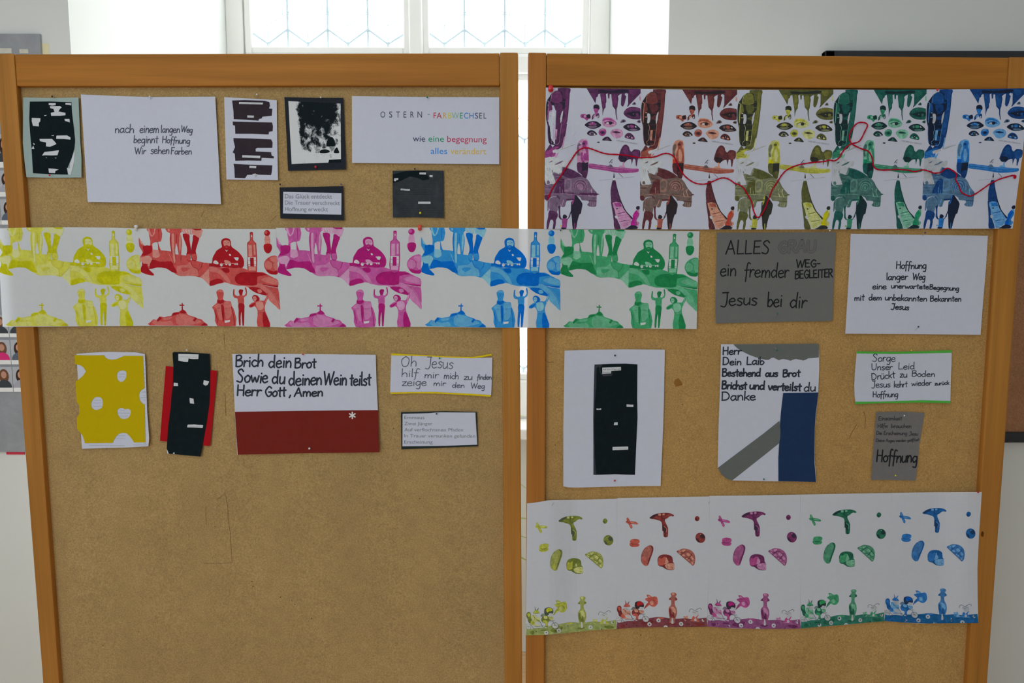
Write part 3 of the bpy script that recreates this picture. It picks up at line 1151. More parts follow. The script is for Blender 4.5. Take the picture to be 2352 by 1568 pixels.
def mat_smudge():
    m, nt, out = new_mat('smudged_ink')
    b = N(nt, 'ShaderNodeBsdfDiffuse')
    uv = N(nt, 'ShaderNodeUVMap')
    sep = N(nt, 'ShaderNodeSeparateXYZ')
    nt.links.new(uv.outputs[0], sep.inputs[0])
    n1 = N(nt, 'ShaderNodeTexNoise', Scale=6.5, Detail=8.0, Roughness=0.72, Distortion=0.3)
    nt.links.new(uv.outputs[0], n1.inputs['Vector'])

    def mr(sock, a, b_, c, d):
        r = N(nt, 'ShaderNodeMapRange')
        r.inputs[1].default_value, r.inputs[2].default_value, r.inputs[3].default_value, r.inputs[4].default_value = a, b_, c, d
        nt.links.new(sock, r.inputs[0])
        return r.outputs[0]

    def add(a, b_):
        q = N(nt, 'ShaderNodeMath', operation='ADD')
        nt.links.new(a, q.inputs[0])
        nt.links.new(b_, q.inputs[1])
        return q.outputs[0]
    v = mr(sep.outputs[1], 0.40, 0.80, 0.02, 0.17)
    v2 = mr(sep.outputs[1], 0.10, 0.30, -0.16, 0.0)
    left = mr(sep.outputs[0], 0.08, 0.22, -0.5, 0.0)
    right = mr(sep.outputs[0], 0.80, 0.97, 0.0, -0.16)
    t = add(add(add(add(n1.outputs['Fac'], v), v2), left), right)
    r = ramp(nt, [(0.43, alb((176, 178, 180))), (0.50, alb((112, 116, 120))), (0.56, alb((22, 28, 32)))])
    nt.links.new(t, r.inputs['Fac'])
    nt.links.new(r.outputs[0], b.inputs[0])
    nt.links.new(b.outputs[0], out.inputs[0])
    return m


def patch_uv(sheet, name, quad, mat, layer=1):
    """four-cornered patch (TL TR BR BL) with a 0..1 layout over it"""
    bm = bmesh.new()
    uvl = bm.loops.layers.uv.new('UVMap')
    n = 8
    V = [[None] * (n + 1) for _ in range(n + 1)]
    for i in range(n + 1):
        for j in range(n + 1):
            u, v = i / n, j / n
            x = (1 - v) * ((1 - u) * quad[0][0] + u * quad[1][0]) + v * ((1 - u) * quad[3][0] + u * quad[2][0])
            y = (1 - v) * ((1 - u) * quad[0][1] + u * quad[1][1]) + v * ((1 - u) * quad[3][1] + u * quad[2][1])
            V[i][j] = bm.verts.new(sheet.w(x, y, 0.00022 + layer * 0.0001))
    for i in range(n):
        for j in range(n):
            f = bm.faces.new((V[i][j + 1], V[i + 1][j + 1], V[i + 1][j], V[i][j]))
            for l, (a, b) in zip(f.loops, ((i, j + 1), (i + 1, j + 1), (i + 1, j), (i, j))):
                l[uvl].uv = (a / n, 1 - b / n)
    return from_bm(name, bm, mat, sheet.root, recalc=False)


patch_uv(s4, 'smudge_print', T(pts('530,105 922,122 925,562 555,577')), mat_smudge())
s4.add_each('black_shape', [(0, [T(catmull(pts(p), 3))], 2) for p in ('815,440 825,395 845,375 865,380 880,410 882,440 850,445', '765,492 775,472 810,466 840,478 835,490 800,496',
       '870,490 880,465 895,452 905,470 912,492 890,496')] + [(0, [T(pts(p))], 2) for p in ('835,545 925,540 925,565 830,568',)], [BLACK_INK])
s4.add('paper_edge', [(0, [T(pts(p))], 2) for p in ('553,500 924,496 924,500 553,505',)], [mat_paper((196, 198, 200), 0, .02)])
pin('white', 736.7, 223.4, s4, 'white pin at the top edge of the smudged black card')
pin('red', 725, 383.2, s4, 'red pin at the bottom of the smudged black card', r=0.0024)

# 5 title sheet
s5 = Sheet('title_sheet', T(pts('1007,67 1560,74 2113,76 2113,578 1560,574 1008,568')), curl(.004, .002, .003, .001, base=.0015), PAPER_THICK,
           'white title sheet printed OSTERN - FARBWECHSEL in coloured capitals', 'sign')
cm = [mat_paper(c, 0, .03) for c in ((66, 68, 78), (150, 50, 66), (170, 90, 80), (180, 142, 66), (176, 172, 62), (112, 150, 130), (46, 124, 94), (36, 112, 186), (52, 96, 150), (62, 64, 92), (74, 76, 86), (40, 132, 96), (160, 54, 80), (44, 112, 184), (192, 152, 66), (120, 122, 130))]
typeset(s5, T, [(c, x, 228, x + w, 228.3, 45, 0) for c, x, w in (('O', 1221, 36), ('S', 1286, 24), ('T', 1339, 28), ('E', 1394, 22), ('R', 1446, 26), ('N', 1499, 34))] + [('-', 1575, 220, 1592, 220, 45, 15)]
        + [(c, x, y, x + w, y + .2, 43, k) for c, x, w, y, k in (('F', 1619, 20, 234, 1), ('A', 1643, 38, 234, 1), ('R', 1691, 27, 234.3, 3), ('B', 1729, 25, 234.5, 4), ('W', 1757, 53, 234.7, 5),
           ('E', 1817, 22, 235, 6), ('C', 1848, 32, 235.3, 7), ('H', 1889, 30, 235.5, 8), ('S', 1929, 25, 235.7, 9), ('E', 1962, 22, 235.9, 10), ('L', 1995, 21, 236, 10))], cm, 'printed_title')
typeset(s5, T, [('wie', 1464, 408, 1556, 409, 46, 9), ('eine', 1581, 409, 1697, 410, 46, 11), ('begegnung', 1722, 411, 2018, 414, 46, 12)], cm)
typeset(s5, T, [('alles', 1598, 501, 1722, 502, 46, 13), ('verändert', 1746, 503, 2015, 504, 46, 14)], cm)
pin('green', 981.2, 223.4, s5, 'green pin at the top edge of the title sheet')

# 6 small blackened sheet
s6 = Sheet('poem_sheet', T(pts('1312,628 1500,624 1695,626 1697,800 1697,982 1500,976 1316,978 1312,800')), curl(.002, .003, .003), mat_paper((46, 50, 54), 0, 0.22, scale=40),
           'small square charcoal-blackened sheet with five white word strips')
s6.add('glossy_black', [(0, [T(pts(p))], 1) for p in ('1315,655 1370,640 1420,628 1560,628 1570,650 1590,690 1540,700 1500,680 1440,670 1380,700 1318,720',)], [BLACK_INK])
PS = s6.add('pencil_streaks', [(0, [q], 2) for k in range(14) for q in ribbon(T([(rng.uniform(1330, 1450), 730 + k * 17), (rng.uniform(1530, 1680), 727 + k * 17 + rng.uniform(-6, 6))]), 0.5)], [mat_paper((60, 64, 68), 0, .2)], curved=False)
s6.add_each('word_strip', [(0, [T(pts(p))], 3) for p in ('1514,640 1563,640 1563,656 1514,654', '1590,660 1613,661 1612,676 1590,674', '1324,684 1356,682 1354,696 1340,698 1336,706 1323,704', '1373,760 1442,764 1441,777 1371,773', '1504,859 1597,859 1597,875 1504,875')], [STRIP_WHITE])
s6.strokes('tiny_print', [T(q) for q in ([(1519, 650), (1536, 650)], [(1540, 650), (1557, 651)], [(1593, 668), (1600, 669)], [(1602, 669), (1609, 669)], [(1328, 691), (1338, 691)], [(1340, 691), (1350, 691)], [(1378, 769), (1402, 770)], [(1408, 770), (1432, 771)], [(1510, 869), (1545, 869)], [(1552, 869), (1587, 869)])], 0.8, INK_FAINT, 5)['kind'] = 'stuff'
PS['kind'] = 'stuff'
pin('black', 952.8, 387.8, s6, 'black pin just above the small charcoal sheet')
pin('yellow', 965.3, 488.8, s6, 'yellow pin at the bottom of the small charcoal sheet', r=0.0024)

# 7 Das Glück
s7 = Sheet('poem_card', T(pts('464,752 700,748 943,742 945,870 948,1000 700,992 470,985 467,870')), curl(.002, .004, .003), BLACK_CARD,
           'small black card with three typed lines starting Das Glück')
s7.patch('typed_slip', T(pts('492,785 700,790 928,795 928,876 927,957 700,952 490,947 491,860')), PAPER_THICK)
GREYTYPE = [mat_paper((104, 107, 114), 0, .04)]
typeset(s7, T, [('Das Glück entdeckt', 504, 834, 858, 836, 31, 0)], GREYTYPE, layer=3)
typeset(s7, T, [('Die Trauer verschreckt', 504, 881, 916, 885, 31, 0)], GREYTYPE, layer=3)
typeset(s7, T, [('Hoffnung erweckt', 504, 930, 827, 932, 31, 0)], GREYTYPE, layer=3)
pin('black', 643.4, 423.4, s7, 'black pin over the left corner of the Das Glück card')
pin('purple', 783.4, 422.8, s7, 'purple pin over the right corner of the Das Glück card')

# 8 yellow sheet with holes
T = crop(140, 790, 5.808)
s8 = Sheet('poem_sheet', T(pts('205,130 350,118 520,108 640,103 780,106 1000,110 1118,133 1128,300 1140,620 1150,900 1165,1100 1176,1260 1165,1362 900,1378 600,1384 280,1396 268,1190 250,960 234,600 216,285')), curl(.002, .006, .004), PAPER_THICK,
           'white text page under a yellow sheet cut with round holes')
YEL = mat_paper((160, 139, 8), 0.0, 0.03)
holes = ['745,430 752,385 790,355 840,352 872,378 868,440 838,490 800,502 760,480', '402,800 415,755 450,712 500,705 545,725 558,780 548,840 510,868 460,878 415,850',
         '752,890 775,858 815,848 850,868 895,862 928,885 925,935 900,980 850,998 800,990 765,950']
s8.add('yellow_cutout', [(0, [T(pts('182,145 380,150 575,148 592,180 630,202 680,208 740,200 800,175 842,156 1092,157 1106,400 1112,590 1075,610 1045,650 1040,700 1055,755 1085,790 1115,805 1122,1050 1127,1310 975,1312 950,1270 915,1225 875,1190 825,1182 775,1195 735,1230 708,1275 688,1318 318,1322 305,1270 285,1215 262,1188 216,1130 213,980 240,940 250,885 240,810 208,770 200,620 195,500 235,472 290,425 333,365 300,310 265,285 185,265'))]
        + [T(catmull(pts(h), 3)) for h in holes], 3)], [YEL], 0.0005, label='yellow sheet with round and half-round holes')
tl = []
for y in range(165, 1370, 58):
    tl.append(T([(1106, y), (1128, y + 2)]))
for (a, y, b) in ((765, 400, 860), (760, 438, 850), (450, 748, 540), (430, 785, 548), (430, 828, 540), (785, 880, 850), (765, 920, 915), (780, 960, 890), (760, 1222, 860), (720, 1262, 860), (370, 1350, 640), (650, 1354, 850), (970, 1345, 1150), (1062, 715, 1140), (1080, 640, 1135)):
    tl.append(T([(a, y), (b, y)]))
s8.strokes('faint_text_lines', tl, 0.9, INK_FAINT)['kind'] = 'stuff'

# 9 red backing, black strip
s9 = Sheet('collage', T(pts('1398,292 1740,325 2085,355 2040,860 1990,1360 1660,1325 1320,1290 1358,790')), curl(.002, .003, .003), mat_paper((140, 20, 26), 0, 0.03),
           'tall black paper strip with white gaps glued over a red rectangle', 'paper')
st = s9.patch('black_strip', T(pts('1488,115 1510,106 1700,110 1985,130 1992,370 1988,600 1980,800 1960,930 1942,1060 1905,1260 1862,1500 1640,1480 1430,1460 1412,1395 1420,1250 1430,1100 1465,830 1475,680 1492,560 1500,300 1492,200')), BLACK_INK, 5)
s9.add_each('white_gap', [(0, [T(pts(p))], 7) for p in ('1566,130 1700,132 1836,137 1832,198 1760,200 1702,190 1694,238 1640,236 1566,218', '1505,515 1560,520 1562,560 1502,560', '1905,480 1978,498 1955,545 1925,553 1897,535', '1716,718 1768,728 1776,796 1722,790 1718,760',
       '1690,1074 1780,1072 1840,1076 1896,1078 1890,1118 1830,1115 1780,1112 1684,1110', '1412,1400 1425,1425 1438,1462 1420,1462', '1495,1450 1515,1442 1516,1465 1495,1465')], [STRIP_WHITE])
s9.strokes('tiny_print', [T(q) for q in ([(1583, 169), (1651, 171)], [(1665, 171), (1733, 173)], [(1747, 173), (1815, 175)], [(1704, 1097), (1777, 1099)], [(1794, 1099), (1867, 1101)])], 0.8, INK_FAINT, 9)['kind'] = 'stuff'
pin('white', 429.1, 803.8, s9, 'white pin just above the black strip on red')

# 10 Brich dein Brot
T = crop(520, 790, 5.808)
s10 = Sheet('poem_sheet', T(pts('78,132 600,130 1000,131 1992,143 2002,500 2020,870 2030,1150 2042,1442 1500,1450 1100,1452 600,1465 146,1475 128,1180 112,903 95,500')), curl(.003, .005, .003), PAPER_THICK,
            'large handwritten sheet starting Brich dein Brot with a maroon lower part')
s10.patch('maroon_panel', T(pts('114,903 600,896 1000,890 1500,884 2022,880 2030,1150 2042,1442 1500,1450 1100,1452 600,1465 152,1475 135,1250')), mat_paper((98, 33, 28), 0, 0.04), 3)
hand(s10, T, [('Brich', 117, 300, 495, 298, 78), ('dein', 560, 308, 872, 312, 85), ('Brot', 905, 315, 1198, 318, 68)], 3.7, INK, 11)
hand(s10, T, [('Sowie', 132, 505, 556, 515, 88), ('du', 605, 525, 785, 532, 92), ('deinen', 830, 548, 1277, 540, 88), ('Wein', 1288, 538, 1608, 545, 88), ('teilst', 1640, 548, 1930, 548, 82)], 3.8, INK, 12)
hand(s10, T, [('Herr', 135, 682, 468, 690, 76), ('Gott', 510, 700, 795, 694, 66), (',', 832, 690, 870, 690, 60), ('Amen', 902, 698, 1292, 690, 62)], 3.7, INK, 13)
c = (1680, 950)
s10.strokes('white_asterisk', [T([(c[0] - 42 * math.cos(q), c[1] - 42 * math.sin(q)), (c[0] + 42 * math.cos(q), c[1] + 42 * math.sin(q))]) for q in (math.pi / 2, math.pi / 6, -math.pi / 6)], 3.0, mat_paper((196, 192, 194), 0, .02), 6)
pin('red', 695.6, 813.4, s10, 'dark red pin at the top edge of the Brich dein Brot sheet')
pin('white', 710.6, 1029.6, s10, 'white pin in the maroon part below Brich dein Brot', r=0.0023)

# 11 Oh Jesus
T = crop(880, 790, 6.032)
s11 = Sheet('poem_sheet', T(pts('113,140 600,160 900,178 1250,192 1513,187 1508,450 1497,712 1050,690 700,670 400,668 97,680 104,420')), curl(.003, .004, .002), PAPER_THICK,
            'small white slip starting Oh Jesus with a yellow strip above and below')
YS = mat_paper((186, 160, 20), 0, .04)
s11.patch('yellow_strip', T(pts('115,128 350,140 620,155 900,170 1230,178 1370,158 1500,134 1507,156 1380,180 1250,196 900,186 620,170 350,160 113,156')), YS, 4)
s11.patch('yellow_strip', T(pts('98,668 400,664 700,662 1050,678 1300,692 1490,704 1490,730 1300,716 1040,700 700,684 400,682 110,692')), YS, 4)
hand(s11, T, [('Oh', 240, 310, 468, 308, 74), ('Jesus', 578, 322, 972, 338, 82)], 1.8, INK_SOFT, 21)
hand(s11, T, [('hilf', 250, 448, 492, 455, 54), ('mir', 570, 470, 772, 472, 50), ('mich', 838, 477, 1048, 484, 46), ('zu', 1115, 492, 1240, 492, 44), ('finden', 1300, 490, 1504, 487, 36)], 1.8, INK_SOFT, 22)
hand(s11, T, [('zeige', 256, 575, 606, 575, 58), ('mir', 694, 578, 872, 578, 40), ('den', 955, 600, 1130, 604, 38), ('Weg', 1212, 612, 1412, 615, 40)], 1.8, INK_SOFT, 23)
pin('green', 1009.2, 822.3, s11, 'green pin near the top of the Oh Jesus slip')

# 12 Emmaus
s12 = Sheet('poem_card', T(pts('247,942 500,936 860,928 1298,940 1305,1180 1312,1416 780,1436 252,1458 250,1200')), curl(.002, .003, .002), mat_paper((36, 42, 42), 0, .05),
            'small black card with five typed lines starting Emmaus')
s12.patch('typed_slip', T(pts('270,965 640,957 720,948 800,944 1278,948 1290,1170 1303,1393 860,1408 268,1415 269,1200')), PAPER_THICK, 3)
for (t, y, x1, y1) in (('Emmaus', 1038, 572, 1039), ('Zwei Jünger', 1122, 686, 1122), ('Auf verflochtenen Pfaden', 1208, 1108, 1210), ('In Trauer versunken gefunden', 1291, 1276, 1296), ('Erscheinung', 1377, 686, 1378)):
    typeset(s12, T, [(t, 293, y, x1, y1, 45, 0)], GREYTYPE, layer=5)
pin('blue', 1002.7, 950, s12, 'dark blue pin at the top of the Emmaus card')

# ================================================================ SINGLE SHEETS, RIGHT BOARD
T = crop(1620, 520, 3.5636)
GREYP = (93, 93, 92)
s13 = Sheet('poem_sheet', T(pts('95,50 580,48 1070,46 1058,300 1050,500 1042,760 1030,773 560,780 87,793 82,700 88,400')), curl(.003, .005, .003, .001), mat_paper(GREYP, 0, 0.03),
            'grey sheet handwritten ALLES GRAU, middle of right board')
CHAR = mat_paper((32, 34, 36), 0, .08)
hand(s13, T, [('ALLES', 165, 224, 530, 220, 57)], 3.0, CHAR, 31)
hand(s13, T, [('GRAU', 598, 216, 908, 204, 49)], 6.6, mat_paper((60, 61, 62), 0, .05), 32, 'outlined_word', 1)
hand(s13, T, [('GRAU', 598, 216, 908, 204, 49)], 5.4, mat_paper((88, 88, 87), 0, .03), 32, 'outlined_word', 3)
hand(s13, T, [('ein', 120, 403, 256, 404, 56), ('fremder', 318, 412, 688, 415, 58), ('WEG-', 740, 334, 942, 330, 33), ('BEGLEITER', 732, 428, 1046, 412, 34)], 2.9, CHAR, 33)
hand(s13, T, [('Jesus', 122, 645, 428, 640, 56), ('bei', 505, 655, 632, 655, 60), ('dir', 690, 662, 832, 668, 60)], 3.1, CHAR, 34)
pin('green', 1785.3, 719.6, s13, 'green pin near the bottom of the grey ALLES GRAU sheet', lean=(-0.007, -0.008))

s14 = Sheet('poem_sheet', T(pts('1190,60 1750,68 2313,76 2300,300 2275,600 2253,886 1700,880 1145,877 1162,600 1180,300')), curl(.003, .005, .004, .001), PAPER_THICK,
            'large white handwritten sheet starting Hoffnung langer Weg, upper right board')
hand(s14, T, [('Hoffnung', 1560, 345, 1812, 345, 30)], 2.4, INK, 41)
hand(s14, T, [('langer', 1480, 436, 1660, 434, 28), ('Weg', 1694, 434, 1802, 436, 28)], 2.4, INK, 42)
hand(s14, T, [('eine', 1368, 512, 1484, 512, 26), ('unerwartete', 1520, 503, 1830, 512, 20), ('Begegnung', 1834, 514, 2078, 525, 20)], 2.3, INK, 43)
hand(s14, T, [('mit', 1220, 606, 1302, 604, 26), ('dem', 1338, 603, 1446, 601, 24), ('unbekannten', 1470, 602, 1816, 612, 24), ('Bekannten', 1838, 612, 2096, 612, 24)], 2.3, INK, 44)
hand(s14, T, [('Jesus', 1518, 672, 1668, 684, 24)], 2.4, INK, 45)
pin('blue', 2124.8, 534.2, s14, 'dark pin at the top edge of the white Hoffnung langer Weg sheet', lean=(-0.006, -0.007))
pin('blue', 2109.6, 750.2, s14, 'dark pin near the bottom of the white Hoffnung langer Weg sheet', lean=(-0.008, -0.009))

T = crop(1280, 780, 4.4806)
s15 = Sheet('collage', T(pts('75,112 400,102 700,98 1107,102 1098,600 1090,900 1063,1505 800,1506 500,1512 210,1521 120,1519 62,1508 62,900 68,500')), curl(.003, .005, .005), PAPER_THICK,
            'white sheet with a tall black centre strip on the right board', 'paper')
s15.patch('black_strip', T(pts('383,255 550,248 700,246 825,253 822,600 826,800 812,1100 799,1390 720,1388 600,1383 470,1388 372,1390 372,1100 370,800 376,500')), BLACK_INK, 4)
s15.add('faded_edges', [(0, [T(pts(p))], 5) for p in ('383,256 470,252 440,290 448,350 560,352 575,330 560,372 470,376 440,340 430,275 405,290 402,480 386,640 380,900 386,1200 400,1385 374,1388 373,1000 371,800 378,500',)], [mat_paper((46, 50, 56), 0, .1)])
s15.add_each('word_strip', [(0, [T(pts(p))], 7) for p in ('463,287 655,279 656,314 556,322 554,346 463,350', '403,706 430,709 451,703 452,720 405,721', '713,664 760,668 783,667 783,692 713,690', '587,851 621,849 621,877 582,878', '569,1103 730,1098 730,1130 569,1137')], [STRIP_WHITE])
typeset(s15, T, [('Auf dem Weg nach', 470, 312, 650, 308, 15, 0), ('Emmaus', 470, 342, 550, 340, 15, 0)], [INK_SOFT], 'tiny_print', 9)
s15.strokes('tiny_print', [T(q) for q in ([(409, 715), (425, 715)], [(429, 715), (445, 714)], [(718, 682), (744, 682)], [(749, 683), (775, 683)], [(592, 868), (602, 868)], [(604, 868), (614, 868)], [(578, 1120), (618, 1119)], [(627, 1119), (668, 1118)], [(677, 1118), (717, 1117)])], 0.8, INK_FAINT, 9)['kind'] = 'stuff'
pin('black', 1412.6, 816.2, s15, 'black pin near the top of the white sheet with black centre', r=0.0020)
pin('red', 1411.9, 1103.4, s15, 'red pin at the bottom of the white sheet with black centre', r=0.0020)

T = crop(1630, 780, 4.611)
s16 = Sheet('collage', T(pts('120,48 640,45 1158,42 1160,200 1160,320 1148,600 1128,780 1113,950 1111,1150 1114,1300 1130,1506 900,1500 600,1497 240,1490 180,1472 120,1420 86,1352 90,1100 95,900 102,700 110,500 116,250')), curl(.003, .004, .003), PAPER_THICK,
            'white handwritten sheet starting Herr Dein Laib with grey and blue paper shapes', 'paper')
GREYC = mat_paper((86, 90, 88), 0, .03)
s16.patch('grey_torn_shape', T(pts('250,48 640,45 1158,42 1156,187 1090,194 1045,196 1020,210 995,220 960,212 910,203 880,212 858,222 825,212 780,203 755,208 735,218 710,205 680,190 655,192 625,213 590,212 540,200 480,182 420,160 350,125 295,92')), GREYC, 3)
s16.patch('grey_band', T(pts('88,1355 260,1225 420,1105 580,985 740,857 748,960 742,1090 725,1105 600,1205 480,1300 240,1489 180,1472 120,1420')), GREYC, 3)
s16.patch('blue_panel', T(pts('778,562 960,560 1150,558 1140,660 1124,780 1112,950 1109,1150 1110,1300 1127,1506 930,1500 728,1497 727,1250 735,1110 745,1050 749,960 744,900 755,760')), mat_paper((30, 47, 76), 0, .06), 4)
hand(s16, T, [('Herr', 135, 157, 340, 152, 40)], 2.9, INK, 51, layer=5)
hand(s16, T, [('Dein', 135, 267, 338, 264, 40), ('Laib', 388, 265, 582, 262, 40)], 2.9, INK, 52, layer=5)
hand(s16, T, [('Bestehend', 130, 385, 542, 387, 40), ('aus', 590, 390, 724, 388, 40), ('Brot', 772, 392, 960, 388, 38)], 3.6, INK, 53)
hand(s16, T, [('Brichst', 126, 520, 392, 524, 42), ('und', 420, 522, 586, 526, 42), ('verteilst', 618, 530, 970, 540, 42)], 3.8, INK, 54)
hand(s16, T, [('du', 997, 545, 1127, 545, 46)], 2.9, INK, 55)
hand(s16, T, [('Danke', 122, 645, 492, 636, 48)], 3.0, INK, 56)
pin('green', 1784.4, 804.2, s16, 'dark green pin in the grey top shape of the Herr Dein Laib sheet', lean=(-0.005, 0.007), r=0.0018)
pin('green', 1754.5, 1100.2, s16, 'dark green pin at the bottom of the Herr Dein Laib sheet', r=0.0018)

T = crop(1940, 790, 4.75)
s17 = Sheet('poem_sheet', T(pts('132,80 400,84 700,82 950,75 1168,68 1166,220 1160,350 1156,500 1154,640 850,636 650,640 400,645 120,655 108,560 105,450 112,300')), curl(.003, .004, .003), PAPER_THICK,
            'small white slip starting Sorge with a green strip above and below')
GS = mat_paper((70, 148, 58), 0, .05)
s17.patch('green_strip', T(pts('134,78 350,82 550,84 800,78 1000,72 1170,66 1168,94 1000,98 800,102 550,108 350,105 132,102')), GS, 4)
s17.patch('green_strip', T(pts('115,628 400,627 650,618 850,611 1155,620 1155,645 830,638 640,642 400,645 118,656')), GS, 4)
hand(s17, T, [('Sorge', 300, 190, 556, 188, 44)], 1.9, INK, 61)
hand(s17, T, [('Unser', 290, 283, 527, 278, 36), ('Leid', 583, 276, 770, 272, 38)], 1.8, INK, 62)
hand(s17, T, [('Drückt', 292, 390, 553, 368, 38), ('zu', 600, 362, 686, 360, 36), ('Boden', 730, 352, 987, 355, 32)], 1.9, INK, 63)
hand(s17, T, [('Jesus', 290, 474, 502, 468, 36), ('kehrt', 537, 472, 686, 466, 34), ('wieder', 728, 456, 952, 446, 30), ('zurück', 982, 450, 1142, 440, 22)], 1.8, INK, 64)
hand(s17, T, [('Hoffnung', 306, 580, 586, 575, 32)], 1.9, INK, 65)
pin('yellow', 2093.3, 804.2, s17, 'yellow pin at the top of the green-striped Sorge slip')

s18 = Sheet('poem_card', T(pts('345,742 600,738 740,742 872,752 842,930 815,1100 798,1300 775,1488 530,1482 290,1480 308,1200 322,1040 335,880')), curl(.002, .003, .002), mat_paper((98, 96, 96), 0, .04),
            'small narrow grey card handwritten with a large Hoffnung at its foot')
PEN = mat_paper((56, 56, 58), 0, .06)
hand(s18, T, [('Einsamkeit', 368, 830, 626, 830, 22)], 1.5, PEN, 71)
hand(s18, T, [('Hilfe', 358, 914, 470, 910, 22), ('brauchen', 508, 912, 730, 914, 22)], 1.5, PEN, 72)
hand(s18, T, [('Die', 345, 986, 406, 986, 20), ('Erscheinung', 426, 988, 682, 990, 20), ('Jesu', 704, 994, 804, 996, 20)], 1.5, PEN, 73)
hand(s18, T, [('Deine', 342, 1064, 436, 1064, 16), ('Augen', 448, 1064, 546, 1068, 16), ('werden', 558, 1064, 670, 1062, 15), ('geöffnet', 682, 1063, 814, 1056, 15)], 1.4, PEN, 74)
hand(s18, T, [('Hoffnung', 342, 1283, 797, 1290, 68)], 3.2, CHAR, 75)
pin('white', 2077.3, 954.2, s18, 'white pin at the top of the narrow grey card')
pin('yellow', 2056.9, 1091.8, s18, 'yellow pin at the bottom of the narrow grey card')

# ================================================================ THE THREE PRINTED STRIPS (five sheets each)


def parse_art(text, yB):
    """figure blocks: 'name: tone kind args ; ...'  kinds: p polygon, s smooth polygon, l line, o ellipse"""
    out = []
    for block in text.strip().split('\n'):
        block = block.strip()
        if not block:
            continue
        nm, body = block.split(':', 1)
        items = []
        for it in body.split(';'):
            tk = it.split()
            if not tk:
                continue
            tone, kind = tk[0], tk[1]
            tk = tk[2:]
            wd = 0
            if kind == 'l':
                wd = float(tk[0])
                tk = tk[1:]
            P, off = [], 0
            for t in tk:
                if t == 'B':
                    off = yB
                elif t == 'A':
                    off = 0
                else:
                    P.append((t, off))
            if kind == 'o':
                (cx, cy), (rx, ry) = [tuple(map(float, p[0].split(','))) for p in P[:2]]
                ang = math.radians(float(P[2][0])) if len(P) > 2 else 0
                cy += P[0][1]
                q = [(cx + rx * math.cos(a) * math.cos(ang) - ry * math.sin(a) * math.sin(ang), cy + rx * math.cos(a) * math.sin(ang) + ry * math.sin(a) * math.cos(ang))
                     for a in (2 * math.pi * k / 16 for k in range(16))]
                items.append((tone, 'p', 0, q))
            else:
                q = [(float(p.split(',')[0]), float(p.split(',')[1]) + o_) for p, o_ in P]
                if kind == 's':
                    q = catmull(q, 2)
                    kind = 'p'
                elif kind == 'l' and len(q) > 2:
                    q = catmull(q, 3, False)
                items.append((tone, kind, wd, q))
        out.append((nm.strip(), items))
    return out


def poly_at(P, t):
    """point at parameter t (0..1) along a polyline whose vertices are spaced by x or y length"""
    L = [0]
    for a, b in zip(P, P[1:]):
        L.append(L[-1] + math.hypot(b[0] - a[0], b[1] - a[1]))
    s = max(0, min(1, t)) * L[-1]
    for i in range(len(P) - 1):
        if s <= L[i + 1] or i == len(P) - 2:
            k = (s - L[i]) / ((L[i + 1] - L[i]) or 1)
            return (P[i][0] + (P[i + 1][0] - P[i][0]) * k, P[i][1] + (P[i + 1][1] - P[i][1]) * k)


def coons(top, bot, left, right):
    """map 0..1, 0..1 into the sheet bounded by four edge polylines"""
    tl, tr, bl, br = top[0], top[-1], bot[0], bot[-1]

    def f(u, v):
        u, v = max(0, min(1, u)), max(0, min(1, v))
        T_, B_, L_, R_ = poly_at(top, u), poly_at(bot, u), poly_at(left, v), poly_at(right, v)
        r = []
        for k in (0, 1):
            lin_ = (1 - u) * (1 - v) * tl[k] + u * (1 - v) * tr[k] + (1 - u) * v * bl[k] + u * v * br[k]
            r.append((1 - v) * T_[k] + v * B_[k] + (1 - u) * L_[k] + u * R_[k] - lin_)
        return tuple(r)
    return f


def inv_bilinear(c, p):
    """(u, v) of p in the quad c (TL, TR, BR, BL)"""
    u = v = 0.5
    for _ in range(8):
        def P(u, v):
            return [(1 - u) * (1 - v) * c[0][k] + u * (1 - v) * c[1][k] + u * v * c[2][k] + (1 - u) * v * c[3][k] for k in (0, 1)]
        x, y = P(u, v)
        ex, ey = p[0] - x, p[1] - y
        ax = (1 - v) * (c[1][0] - c[0][0]) + v * (c[2][0] - c[3][0])
        ay = (1 - v) * (c[1][1] - c[0][1]) + v * (c[2][1] - c[3][1])
        bx = (1 - u) * (c[3][0] - c[0][0]) + u * (c[2][0] - c[1][0])
        by = (1 - u) * (c[3][1] - c[0][1]) + u * (c[2][1] - c[1][1])
        det = ax * by - ay * bx
        u += (ex * by - ey * bx) / det
        v += (ax * ey - ay * ex) / det
    return u, v


